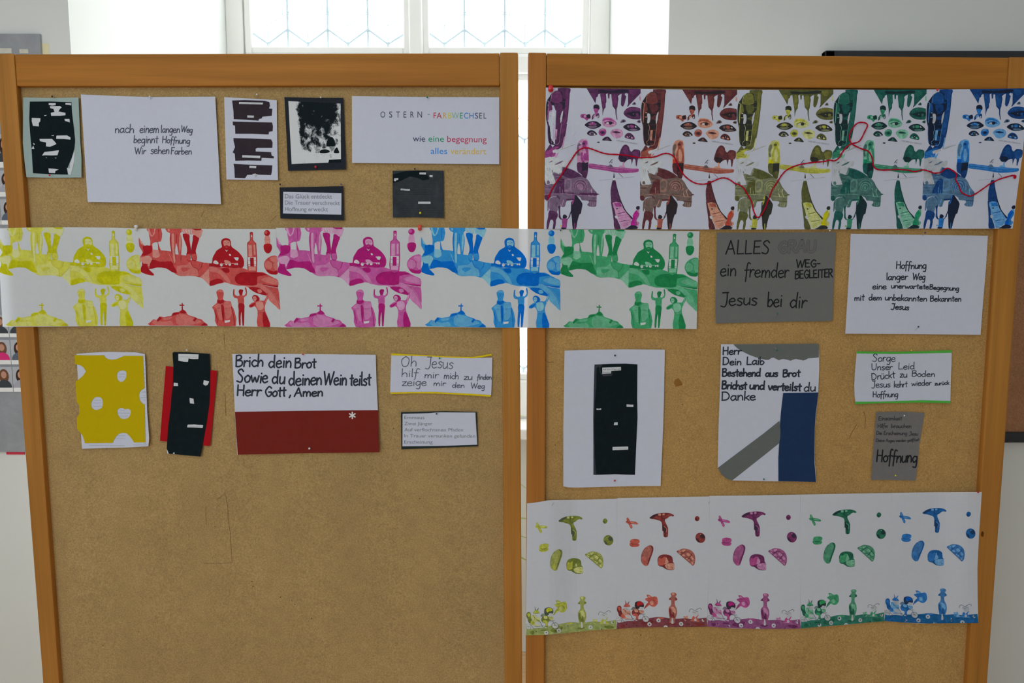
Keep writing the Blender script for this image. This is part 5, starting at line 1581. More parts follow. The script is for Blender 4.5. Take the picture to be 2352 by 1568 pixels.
# ---------------------------------------------------------------- top strip: car, curtain with towers, eyes, boat, building, family
ART_EYES = '''
road_print: D s 360,192 604,192 598,300 578,600 555,800 530,1000 505,1150 480,1260 440,1350 400,1400 330,1420 250,1400 98,1480 150,1400 210,1310 300,1320 ; N s 520,240 578,240 560,560 535,800 512,1000 470,1090 432,1110 425,1000 462,760 505,560 ; L s 478,1180 500,1180 462,1380 440,1400
car_print: K s 137,460 190,372 245,290 320,245 400,245 452,285 462,400 540,420 550,560 470,620 445,760 440,880 418,960 400,1120 372,1310 250,1326 185,1296 160,1180 155,950 126,820 122,600 ; N s 215,450 235,340 300,262 380,250 432,300 452,420 430,470 300,490 ; N s 178,480 222,480 250,600 235,640 190,650 175,800 160,850 145,700 ; D s 290,500 440,500 440,620 340,660 300,600 ; L l 9 135,452 180,470 170,640 158,860 ; L p 200,650 240,652 235,672 200,668 ; L p 196,742 236,742 230,758 198,756 ; W s 238,680 296,690 302,800 276,872 238,868 246,780 ; W s 428,700 466,640 446,790 418,900 408,800 ; L l 7 262,900 286,960 266,1060 276,1120 268,1210 225,1250 240,1300 ; L l 7 432,900 410,1060 378,1296 300,1320 ; L p 303,1014 350,1016 326,1222 290,1214 ; K l 5 318,1050 308,1200 ; L l 7 218,460 240,320 290,262 ; N l 10 165,900 160,1100 186,1260
pavement_print: M s 98,1482 200,1400 330,1360 380,1380 260,1440 270,1490 315,1482 290,1560 180,1568 95,1590 ; L l 8 120,1520 250,1545 ; K l 7 130,1490 260,1500 ; L p 280,1560 345,1500 380,1470 330,1590 ; M p B 98,0 240,20 230,60 98,90 ; K l 6 B 110,40 230,55
caption_print: W p 250,1440 430,1382 560,1336 690,1308 705,1312 560,1372 400,1440 270,1497 ; G l 5 400,1430 500,1392 600,1350 695,1318
curtain_print: D p 935,192 2016,196 2016,290 1880,430 1752,565 1744,558 1765,500 1764,300 1722,286 1702,300 1700,322 1728,352 1710,430 1694,500 1668,550 1642,556 1620,516 1626,400 1636,300 1590,320 1560,350 1572,400 1560,480 1552,560 1536,600 1532,690 1550,820 1536,822 1512,700 1510,620 1480,580 1456,552 1446,470 1434,380 1430,310 1396,310 1390,392 1366,392 1356,290 1322,308 1330,400 1330,470 1316,490 1316,570 1284,608 1268,662 1254,745 1250,600 1228,460 1210,340 1206,296 1168,312 1160,350 1130,372 1120,430 1110,492 1060,400 ; N s 1230,320 1300,300 1310,470 1260,580 1235,420 ; N s 1448,330 1530,320 1540,480 1500,560 1450,470 ; N s 1010,300 1100,290 1120,380 1060,380 ; K s 1180,220 1400,240 1700,215 1800,250 1640,285 1400,280 1200,280 ; N s 1780,230 1900,220 1930,300 1840,340
child_print: K s 1072,580 1076,532 1128,510 1180,530 1194,592 1168,622 1080,612 ; M s 1078,594 1166,602 1172,640 1148,690 1130,715 1102,685 ; D s 1045,745 1090,695 1130,715 1145,695 1180,690 1187,770 1150,786 1126,740 1090,770 1042,822 1038,780 ; L s 1078,720 1126,716 1100,760 1070,780 ; W s 1150,740 1172,740 1168,775 1150,775
mask_print: M s 818,716 900,705 930,722 1002,705 1016,790 975,800 942,842 890,795 820,780 ; K s 935,725 1000,712 1004,780 945,790 930,755 ; L o 905,750 28,26 ; K o 860,750 16,12
dark_eye_print: D s 1672,690 1720,610 1800,568 1900,565 1985,585 2014,615 2014,795 1950,812 1860,808 1780,790 1715,750 ; N s 1700,640 1800,575 1900,570 2010,615 2010,660 1900,620 1780,640 ; K s 1690,700 1760,680 1850,660 1950,650 2012,680 2012,740 1960,730 1900,760 1830,750 1780,720 ; K o 1866,712 44,46 ; N s 1925,690 1975,700 1960,740 1920,735 ; L o 1868,705 8,8
pink_eye_print: L s 1242,880 1256,800 1310,768 1400,775 1480,808 1540,885 1505,940 1420,968 1330,965 1262,930 ; M s 1262,820 1330,785 1430,800 1530,880 1430,840 1330,825 1262,850 ; M s 1280,880 1340,850 1420,850 1490,890 1440,900 1340,900 ; W s 1320,880 1365,868 1395,900 1350,905 ; K o 1412,888 34,30 ; K l 7 1300,895 1350,862 1420,855 1480,892
lens_eye_print: K s 893,925 960,868 1040,848 1130,852 1190,890 1228,932 1170,975 1080,1002 990,990 935,960 ; G s 960,905 1000,890 1030,925 1000,930 ; G s 1090,890 1140,900 1110,935 1085,925 ; M s 1000,880 1055,868 1100,880 1090,920 1020,925 ; G s 960,950 1050,940 1150,950 1080,990 990,980 ; W o 1052,882 8,9
lens_eye_print: K s 1664,965 1720,915 1800,898 1880,902 1960,950 2012,1015 1950,1040 1850,1050 1760,1035 1700,1000 ; G s 1745,945 1780,925 1790,975 1760,980 ; W s 1900,940 1940,970 1905,975 ; M s 1800,930 1870,925 1880,975 1820,980 ; G s 1790,1005 1880,1000 1960,1020 1880,1042 1800,1030
half_eye_print: K s 940,1100 965,1055 1010,1030 1060,1032 1110,1062 1146,1112 1130,1118 1080,1135 1000,1138 ; L s 980,1105 1010,1085 1020,1115 ; W s 1075,1085 1115,1110 1080,1125 ; G s 1000,1075 1045,1060 1090,1080 1060,1120 1020,1115 ; K o 1048,1092 24,22 ; W o 1056,1080 6,6
round_eye_print: M s 1172,1080 1190,1020 1240,995 1305,1005 1330,1060 1305,1120 1255,1145 1200,1130 ; L s 1190,1030 1240,1005 1295,1015 1240,1030 ; D s 1200,1065 1250,1045 1305,1065 1290,1100 1230,1110 ; K o 1256,1072 22,18
pale_eye_print: L s 1402,1065 1460,1015 1530,1000 1600,1010 1652,1050 1660,1110 1625,1165 1540,1198 1470,1170 1425,1110 ; D s 1445,1068 1510,1045 1580,1060 1620,1085 1530,1090 ; K o 1518,1072 24,14
corner_eye_print: D s 1692,1170 1710,1120 1760,1085 1810,1090 1860,1125 1893,1185 1880,1218 1800,1210 1730,1190 ; L s 1720,1165 1760,1150 1770,1185 ; L s 1825,1160 1870,1190 1830,1202 ; K o 1792,1152 30,28 ; W o 1796,1152 9,9
half_eye_print: K s 1240,1228 1290,1175 1340,1158 1385,1172 1440,1240 1420,1250 1330,1240 ; M o 1345,1195 14,16 ; G s 1290,1222 1340,1212 1400,1230 1340,1238
small_eye_print: G s 1608,880 1640,830 1680,815 1726,845 1700,872 1650,880 ; K s 1640,850 1680,828 1700,855 1665,868 ; K l 5 1612,870 1650,820 1700,820
small_eye_print: G s 1935,860 1970,832 2012,832 2012,882 1970,884 ; K s 1955,848 1990,840 2005,865 1975,874
small_eye_print: G s 1842,515 1880,470 1905,468 1925,515 1890,522 ; K s 1870,500 1892,478 1910,500 1890,510
small_eye_print: G s 1135,1272 1170,1255 1205,1272 1170,1288 ; K o 1170,1270 16,10
blob_print: L s 1990,350 2005,335 2022,380 2018,430 2000,440 1988,400
oval_figure_print: L s 735,1420 748,1320 790,1240 860,1206 930,1215 960,1260 970,1350 976,1568 B 980,150 968,350 950,450 925,500 890,512 B 830,430 770,390 742,300 742,150 A 738,1568 ; M s 840,1300 880,1240 935,1245 950,1290 930,1350 955,1400 975,1560 B 968,180 900,195 840,190 812,60 A 812,1500 850,1380 ; L s 860,1420 900,1400 930,1500 B 930,60 920,160 870,150 ; D o 880,1300 30,26 ; G s 750,1330 800,1290 820,1350 780,1460 B 800,50 760,60 A 745,1480
oval_lower_print: H p 748,1601 832,1601 838,1690 745,1690 ; D s 745,1684 840,1684 850,1800 880,1985 830,1912 765,1870 742,1790 ; K p 835,1676 964,1670 962,1800 950,1900 928,1985 890,1990 832,1900 838,1790 ; D s 845,1860 940,1830 935,1940 900,1985 870,1960
tree_print: D s 1566,1590 1600,1460 1640,1372 1690,1322 1740,1326 1782,1370 1792,1420 1830,1462 1870,1420 1918,1414 2003,1442 2000,1568 1992,1575 1975,1602 1958,1600 1935,1748 1915,1732 1905,1622 1862,1610 1836,1728 1820,1612 1740,1632 1690,1682 1660,1672 1610,1662 1572,1610 ; N s 1660,1400 1720,1360 1760,1420 1770,1520 1700,1500 ; N s 1850,1480 1920,1450 1985,1480 1975,1590 1880,1590 ; K s 1590,1560 1680,1560 1740,1600 1680,1670 1612,1650
boat_print: M s 985,1697 1150,1716 1350,1742 1500,1770 1690,1782 1850,1796 1962,1802 1970,1857 1900,1875 1800,1884 1600,1888 1400,1855 1200,1820 1050,1800 965,1776 ; L l 7 990,1720 1300,1760 1600,1800 1940,1812 ; L l 5 1000,1770 1300,1800 1650,1850 ; G s 1352,1765 1375,1735 1395,1718 1430,1720 1462,1772 1400,1776 ; K l 10 1390,1682 1432,1628 1455,1615 ; K l 6 1420,1640 1430,1690 1450,1660 ; L s 1560,1778 1612,1740 1650,1735 1655,1670 1678,1670 1680,1730 1700,1780
building_print: G s 92,2121 200,2110 320,2105 290,2010 250,1882 330,1890 380,1912 410,1862 440,1770 480,1770 560,1790 650,1822 760,1880 830,1930 920,1990 985,2060 1020,2130 1060,2190 1100,2240 1134,2280 1134,2400 1130,2510 1108,2562 990,2556 945,2518 980,2482 960,2442 840,2432 830,2412 790,2362 700,2332 680,2412 560,2432 520,2482 500,2560 430,2562 400,2442 350,2362 210,2372 170,2432 92,2412 ; D p 470,1780 650,1830 780,1900 840,1960 600,2000 500,1960 430,1920 ; D s 380,2030 490,2010 490,2290 280,2290 330,2150 ; O p 492,2022 540,2000 625,2000 640,2060 632,2250 490,2262 ; G s 520,2050 600,2040 600,2180 510,2220 ; O o 810,2150 142,142 ; Q o 810,2155 128,128 ; O o 808,2160 112,112 ; Q o 806,2164 88,88 ; O o 803,2168 72,72 ; Q o 800,2172 48,48 ; O o 798,2176 32,32 ; G p 680,2230 960,2230 960,2310 680,2310
building_detail_print: D s 640,2270 1134,2290 1134,2330 700,2320 560,2300 480,2310 490,2280 ; L l 14 960,2190 955,2260 985,2350 ; L l 14 1040,2200 1030,2270 1065,2350 ; L l 6 92,2330 400,2300 700,2320 1130,2360 ; D s 92,2340 160,2330 180,2420 130,2430 92,2400 ; D l 6 250,1920 420,1940 ; L l 4 330,1960 470,1950 ; D l 5 320,1990 470,1980 ; L l 4 300,2030 440,2040 ; D l 5 295,2070 400,2080 ; L l 4 100,2150 250,2150 ; D l 5 100,2180 240,2185 ; L l 4 100,2210 220,2215 ; L l 8 400,2170 405,2280 ; L l 6 455,2230 455,2300 ; D s 560,2440 700,2420 680,2400 520,2410 ; D l 12 985,2440 1130,2450 ; L l 6 1010,2470 1010,2550 ; L l 6 1050,2470 1055,2550 ; L l 6 1090,2470 1085,2550 ; D l 6 560,1850 760,1920 ; L l 12 480,2420 440,2540
torn_sheet_print: W s 95,1601 300,1560 450,1640 520,1631 560,1640 540,1740 450,1762 440,1860 400,1912 340,1895 255,1880 275,1950 300,2100 215,2112 130,2122 108,1990 96,1800 ; G s 290,1730 360,1680 470,1640 400,1700 ; G s 180,1680 250,1640 240,1670 ; G l 5 150,1790 165,1850 ; G l 5 195,1790 200,1840 ; K s 240,1820 262,1860 250,1870 ; G s 140,2060 180,2040 200,2100 150,2110 ; K p 90,2030 116,2120 90,2122
man_print: D s 335,2350 380,2362 402,2412 415,2550 405,2600 412,2750 436,2810 420,2822 375,2770 378,2680 358,2560 346,2660 ; G s 155,2470 200,2402 262,2372 330,2368 390,2420 412,2520 390,2550 356,2560 342,2680 200,2640 188,2560 165,2640 150,2650 152,2560 ; L l 6 200,2420 190,2560 170,2640 ; D s 190,2640 345,2680 352,2770 320,2832 322,2880 298,3008 256,3008 272,2880 252,2828 212,2832 190,2910 166,3008 135,3008 140,2880 165,2770
child_holding_print: M s 440,2812 462,2800 530,2798 552,2830 540,2920 530,2985 436,2985 446,2920 ; K s 456,2772 472,2724 512,2724 544,2756 530,2790 500,2802 462,2795 ; K s 436,2980 530,2985 515,3008 430,3008 ; D l 14 435,2815 395,2770 ; D l 14 545,2820 580,2780 605,2700 ; Y o 415,2945 16,20
woman_dark_print: K s 682,2340 730,2332 768,2382 830,2462 852,2520 836,2612 820,2702 792,2716 760,2820 742,2902 722,3008 660,3008 642,2832 624,2690 604,2760 590,2780 572,2770 620,2640 626,2470 682,2432 ; M p 690,2890 704,2890 712,3008 688,3008 ; M s 665,2350 690,2345 684,2440 660,2500 640,2520
pier_print: K p 1478,1868 1498,1980 1465,1982 ; D s 1452,2035 1508,2032 1530,2120 1560,2240 1620,2430 1670,2540 1720,2640 1790,2720 1858,2790 1830,2815 1760,2745 1700,2680 1650,2600 1620,2490 1450,2482 1420,2380 1414,2240 1430,2140 ; K s 1510,2040 1530,2120 1560,2240 1620,2430 1670,2540 1720,2640 1790,2720 1858,2790 1820,2790 1740,2700 1660,2580 1610,2450 1550,2250 ; D s 1420,2460 1450,2480 1490,2600 1520,2740 1560,2850 1620,3008 1496,3008 1478,2860 1458,2700 ; L s 1452,2482 1610,2480 1660,2580 1720,2672 1830,2812 1800,2920 1760,2960 1650,3008 1600,2900 1550,2800 1500,2640 ; M p 1480,2490 1610,2485 1640,2560 1520,2560 ; M l 6 1540,2700 1720,2660 ; D l 9 1570,2700 1700,2675 ; M l 5 1570,2750 1760,2720 ; M l 5 1590,2790 1800,2760 ; D l 11 1620,2860 1700,2840 ; D l 7 1700,2845 1790,2830 ; M l 5 1640,2900 1790,2880 ; M l 5 1660,2940 1770,2920 ; K s 1525,2590 1560,2590 1545,2620 ; W s 1498,2748 1545,2745 1560,2790 1520,2800 ; K l 5 1500,2755 1520,2800 1555,2790 ; K l 7 1578,1895 1610,1925 1655,1972
seated_girl_print: M s 1855,2742 1930,2632 1985,2672 1980,2752 1930,2842 1980,2872 1972,2932 1820,2952 1830,2852 1880,2812 ; H s 1870,2730 1930,2640 1960,2700 1920,2780 1890,2850 1900,2930 1820,2950 1840,2860 ; L l 14 1935,2840 1965,2900 1960,2990 ; K s 1920,2592 1945,2552 1992,2556 1992,2612 1955,2632 ; L s 1935,2630 1985,2625 1985,2690 1950,2660 ; K s 1748,2985 1830,2932 1935,2950 1945,3008 1700,3008
tagline_print: G l 3 1185,2036 1300,2026 1455,2010 ; G l 3 1520,2000 1700,1982 1880,1964 ; W p 1455,1990 1512,1984 1512,2030 1452,2034
'''
art1 = parse_art(ART_EYES.replace('oval_lower_print: H p 748,1601', 'oval_lower_print: H p 748,1601'), 1480.9)
tf1 = crop(1240, 180, 8.7115)
ref1 = [(1253.5, 201.0), (1472.0, 203.2), (1469.0, 526.0), (1249.4, 525.6)]
PAL1 = {
    'purple': dict(K=(44, 40, 54), D=(76, 46, 76), M=(136, 62, 118), L=(166, 122, 154), G=(104, 86, 108), W=(170, 173, 178), H=(158, 34, 124), Y=(178, 168, 90)),
    'rust': dict(K=(46, 40, 44), D=(82, 46, 50), M=(138, 76, 66), L=(172, 124, 106), G=(98, 82, 78), W=(168, 171, 176), H=(160, 60, 46), Y=(178, 168, 90)),
    'olive': dict(K=(46, 48, 44), D=(78, 80, 48), M=(148, 148, 60), L=(164, 168, 112), G=(102, 106, 84), W=(162, 165, 172), H=(168, 164, 20), Y=(160, 160, 80)),
    'dark green': dict(K=(30, 46, 50), D=(32, 76, 72), M=(50, 116, 92), L=(104, 154, 134), G=(62, 94, 92), W=(156, 160, 166), H=(26, 120, 84), Y=(120, 150, 100)),
    'blue': dict(K=(28, 36, 54), D=(26, 56, 104), M=(36, 96, 160), L=(88, 136, 184), G=(70, 98, 124), W=(150, 154, 160), H=(12, 78, 162), Y=(90, 130, 150)),
}


def depth_top(x, y, bx):
    d = 0.0055 + 0.0110 * (1 - sstep(1256, 1370, x)) + 0.0110 * sstep(2130, 2262, x)
    d += 0.0014 * math.sin((x - 1253) / 109.0 * math.pi) + 0.0022 * sstep(380, 525, y)
    d = max(d, 0.0055 + 0.0118 * (1 - sstep(204, 420, y)))
    return d


tops_px = [(1253.5, 201.0), (1472.0, 204.0), (1693.6, 206.4), (1914.8, 205.6), (2129.0, 205.2), (2357.0, 202.6)]
bots_px = [(1249.4, 525.6), (1469.0, 526.2), (1685.6, 526.8), (1905.6, 526.4), (2115.2, 524.8), (2326.0, 524.6)]
mids_px = [(1251.6, 360), (1471.0, 364), (1690.6, 360), (1911.5, 357), (2123.4, 357), (2348.6, 352)]
topS = {}
names1 = ['purple', 'rust', 'olive', 'dark green', 'blue']
for k, colr in enumerate(names1):
    a = [tops_px[k], ((tops_px[k][0] + tops_px[k + 1][0]) / 2, (tops_px[k][1] + tops_px[k + 1][1]) / 2 + 0.6), tops_px[k + 1]]
    b = [bots_px[k], ((bots_px[k][0] + bots_px[k + 1][0]) / 2, (bots_px[k][1] + bots_px[k + 1][1]) / 2 + 0.4), bots_px[k + 1]]
    l = [tops_px[k], mids_px[k], bots_px[k]]
    r = [tops_px[k + 1], mids_px[k + 1], bots_px[k + 1]]
    if k == 4:
        r = [tops_px[5], (2354.2, 290), (2349.5, 350), (2338.8, 424.6), bots_px[5]]
    where = ['first sheet', 'second sheet', 'middle sheet', 'fourth sheet', 'last sheet'][k]
    topS[colr] = print_sheet('collage_print', (a, b, l, r), lifted(depth_top, 0.0004 * (k % 2)), ref1, tf1, art1, PAL1[colr],
                             colr + ' collage of eyes and family, ' + where + ' of the top right strip', 'top strip of five eye collages', trans=0.10, tone=0.30)
    sh = topS[colr]
    typeset(sh, sh.to_px, [('HIER BIN ICH MENSCH', 1524, 1246, 1940, 1316, 27, 0)], [mat_paper((120, 122, 128), 0, .03)], 'printed_line', 6)
push_pin('red', 1264.8, 204, topS['purple'], 'large red push pin at the left end of the top right strip', 1.05)
pin('red', 2153.4, 205.6, topS['blue'], 'small red pin over the blue end of the top right strip', r=0.0024)
pin('white', 1906, 529.4, topS['dark green'], 'small dark-shadowed pin under the middle of the top right strip', r=0.0016, stand=0.003)

# red yarn
YARN = [(1261.2, 450), (1266, 438), (1274.4, 423.5), (1288, 404), (1300.9, 384.4), (1313.5, 365), (1318, 358), (1327, 346.5), (1338.7, 340), (1350, 339.4), (1361.7, 343),
        (1378, 349), (1395, 353.4), (1423.7, 355), (1448, 358), (1469.6, 362), (1480, 361.5), (1497.4, 361), (1510, 358), (1523, 353), (1535.7, 352.8), (1548, 359.7), (1556, 375), (1564, 392), (1575, 406), (1590, 417),
        (1604, 422), (1622, 422), (1640, 415), (1655, 409), (1668, 409), (1680.5, 415.4), (1688, 421), (1698.4, 424.6), (1707.6, 431.5), (1714.4, 441.8), (1726, 462.5), (1730.5, 483), (1736, 495.5),
        (1740.8, 499), (1748.9, 493.5), (1758, 477.4), (1767, 453), (1774, 435), (1785.6, 417.7), (1794.8, 402.8), (1806, 391), (1823.5, 382), (1840.7, 377), (1866, 373), (1892.4, 370.7), (1905, 367.5),
        (1916.5, 369), (1926.8, 362.6), (1933, 352), (1943, 339), (1956, 330), (1974, 324), (1986.7, 301), (1992.5, 287), (1984, 281.4), (1968.8, 283), (1956, 298.5), (1951.2, 314), (1956, 329.5),
        (1976.5, 340.6), (1994.3, 347), (2003, 362), (2007, 382.6), (2022.4, 390.3), (2058, 389), (2083.6, 390.3), (2101.5, 394), (2119, 389.8), (2135.6, 393.6), (2143.7, 397), (2159.7, 396), (2171, 388),
        (2179, 386.7), (2193, 394.8), (2197.6, 401.7), (2195, 412), (2202, 424.6), (2208, 440.7), (2221.7, 448.7), (2232, 449.3), (2243.5, 443), (2264, 429), (2273.4, 422.3), (2294, 412), (2316, 405), (2328.5, 402.4), (2333.5, 405.5), (2331, 409.5)]
yo = on_board(1261.2, 450, depth_top(1261, 450, None))
yarn = empty('yarn', yo, 'red yarn winding across the five sheets of the top right strip', 'yarn')
P = catmull(YARN, 4, False)
path = []
for i, (x, y_) in enumerate(P):
    d = depth_top(x, y_, None) + 0.0024 + 0.0012 * math.sin(i * 0.13) ** 2
    # the loop passes over itself
    if 225 < i < 262:
        d += 0.002
    path.append(on_board(x, y_, d) - yo)
bm = bmesh.new()
bm_tube(bm, path, 0.0012, 8)
for ph in (0, math.pi):       # two plies
    q = []
    for i, p in enumerate(path):
        q.append(p + Vector((math.cos(i * 1.15 + ph), 0, math.sin(i * 1.15 + ph))) * 0.0005)
    bm_tube(bm, q, 0.00105, 6)
YM = mat_plain('red_yarn', (150, 14, 36), 0.95, 0.05, 0.12, 500)
from_bm('strand', bm, YM, yarn, smooth=True)
for (x, y_) in ((1261, 450), (2331, 406)):
    bm = bmesh.new()
    c0 = on_board(x, y_, depth_top(x, y_, None) + 0.003) - yo
    pp = []
    for i in range(26):
        a = i * 0.78
        pp.append(c0 + Vector((math.cos(a) * 0.0018, math.sin(a * 0.9) * 0.0012, math.sin(a) * 0.0022 + (i - 13) * 0.00015)))
    bm_tube(bm, pp, 0.0009, 6)
    from_bm('knot', bm, YM, yarn, smooth=True)
bm = bmesh.new()
a_ = [on_board(x, y_, depth_top(x, y_, None) + 0.002) - yo for x, y_ in ((1262, 448), (1258, 455), (1256.5, 462))]
bm_tube(bm, a_, 0.0006, 6)
from_bm('loose_end', bm, YM, yarn, smooth=True)

# ---------------------------------------------------------------- bottom strip: food in the air, tandem, llama, daisies
ART_FOOD = '''
crossed_bread_print: M s 352,655 375,632 440,640 550,655 604,685 596,714 540,710 450,700 380,690 ; L l 14 400,660 560,685 ; M s 368,600 378,568 398,566 420,600 440,640 450,690 472,720 492,760 486,796 462,804 440,770 412,710 395,670 ; L l 12 392,590 410,640 ; D l 6 380,655 440,672 470,705 ; L l 10 445,730 470,785
tree_woman_print: D s 846,566 870,545 920,508 1000,478 1080,464 1200,458 1290,470 1356,508 1335,535 1300,525 1252,540 1215,575 1170,598 1166,640 1192,700 1222,775 1222,830 1210,970 1130,968 1126,850 1104,842 1103,700 1085,650 1055,628 1000,612 950,598 872,590 ; K s 850,565 930,510 1020,476 1000,520 930,560 870,585 ; L s 1030,480 1082,478 1080,515 1040,520 ; L s 1118,475 1165,475 1160,505 1120,505 ; N s 1160,560 1200,500 1290,490 1340,515 1250,525 1200,580 ; K l 9 1100,480 1105,560 1110,600 ; N s 950,545 1040,530 1080,600 1000,595 ; N s 1110,640 1160,640 1180,710 1130,700 ; K s 1110,720 1160,760 1180,820 1150,900 1125,840 ; L l 9 1140,750 1195,800 1180,870 ; N l 12 1195,860 1185,960 ; K l 8 1165,880 1165,968
small_ball_print: D s 1782,575 1800,535 1838,520 1872,540 1880,575 1860,615 1820,628 1790,605 ; N o 1840,555 20,16 ; K o 1815,590 16,14 ; N o 1855,595 12,12
round_ball_print: D o 1880,975 102,108 ; N s 1790,940 1850,900 1900,905 1860,960 1800,980 ; K s 1880,900 1950,910 1975,960 1930,990 1880,960 ; N s 1840,1010 1900,990 1950,1010 1930,1060 1870,1075 ; K s 1790,985 1840,1010 1860,1060 1820,1050 ; L o 1885,905 10,10
macaron_print: M s 428,1150 440,1120 530,1115 622,1130 628,1165 600,1192 530,1204 460,1195 ; M s 440,1085 460,1045 540,1028 620,1042 636,1075 622,1115 550,1140 480,1132 442,1115 ; D s 450,1120 520,1140 600,1130 560,1150 490,1148 ; D l 5 435,1160 520,1176 610,1160
loaf_print: O s 664,1520 668,1400 698,1295 760,1205 838,1158 898,1178 916,1240 890,1340 850,1450 815,1560 790,1600 742,1606 706,1580 ; D s 838,1158 898,1178 916,1240 890,1340 850,1450 800,1568 780,1568 820,1440 870,1300 880,1220 ; D l 8 664,1500 668,1400 698,1295 755,1210 ; K s 668,1520 690,1560 704,1580 672,1530 ; D s 690,1370 705,1385 690,1400 ; M s 720,1480 760,1440 760,1560 735,1595 715,1570
cheese_print: D s 998,1540 994,1455 1030,1382 1110,1348 1220,1352 1292,1400 1302,1500 1326,1530 1328,1640 1302,1670 1180,1670 1092,1614 1035,1604 1000,1570 ; M s 1003,1520 1020,1430 1070,1440 1120,1400 1160,1400 1150,1500 1130,1560 1040,1590 1005,1560 ; L p 1165,1395 1200,1455 1215,1510 1180,1545 1130,1560 1150,1480 ; L s 1142,1575 1195,1540 1320,1530 1322,1645 1300,1662 1190,1660 1150,1615 ; K o 1195,1600 7,7 ; K o 1290,1630 9,9 ; K o 1190,1645 6,6 ; K o 1290,1560 5,5 ; K l 6 1040,1600 1095,1612 1180,1668
pie_print: O s 1384,1278 1440,1240 1520,1208 1640,1225 1708,1270 1748,1340 1756,1440 1735,1530 1702,1562 1680,1550 1600,1470 1500,1380 ; L s 1410,1280 1450,1250 1480,1290 1450,1320 ; L s 1490,1240 1560,1225 1570,1270 1510,1280 ; L s 1600,1300 1650,1290 1670,1350 1620,1365 1580,1335 ; L s 1660,1385 1710,1360 1735,1420 1690,1440 ; L s 1570,1420 1610,1400 1650,1450 1610,1465 ; L s 1680,1480 1725,1470 1705,1540 1680,1520 ; L s 1490,1340 1540,1330 1560,1390 1520,1380 ; D l 12 1395,1268 1510,1300 1600,1270 1690,1350 1740,1420 ; D l 12 1470,1345 1520,1300 1580,1240 ; D l 12 1590,1445 1640,1390 1700,1310 ; D l 10 1500,1380 1600,1400 1720,1500 ; D l 7 1384,1278 1500,1382 1600,1472 1700,1562
'''
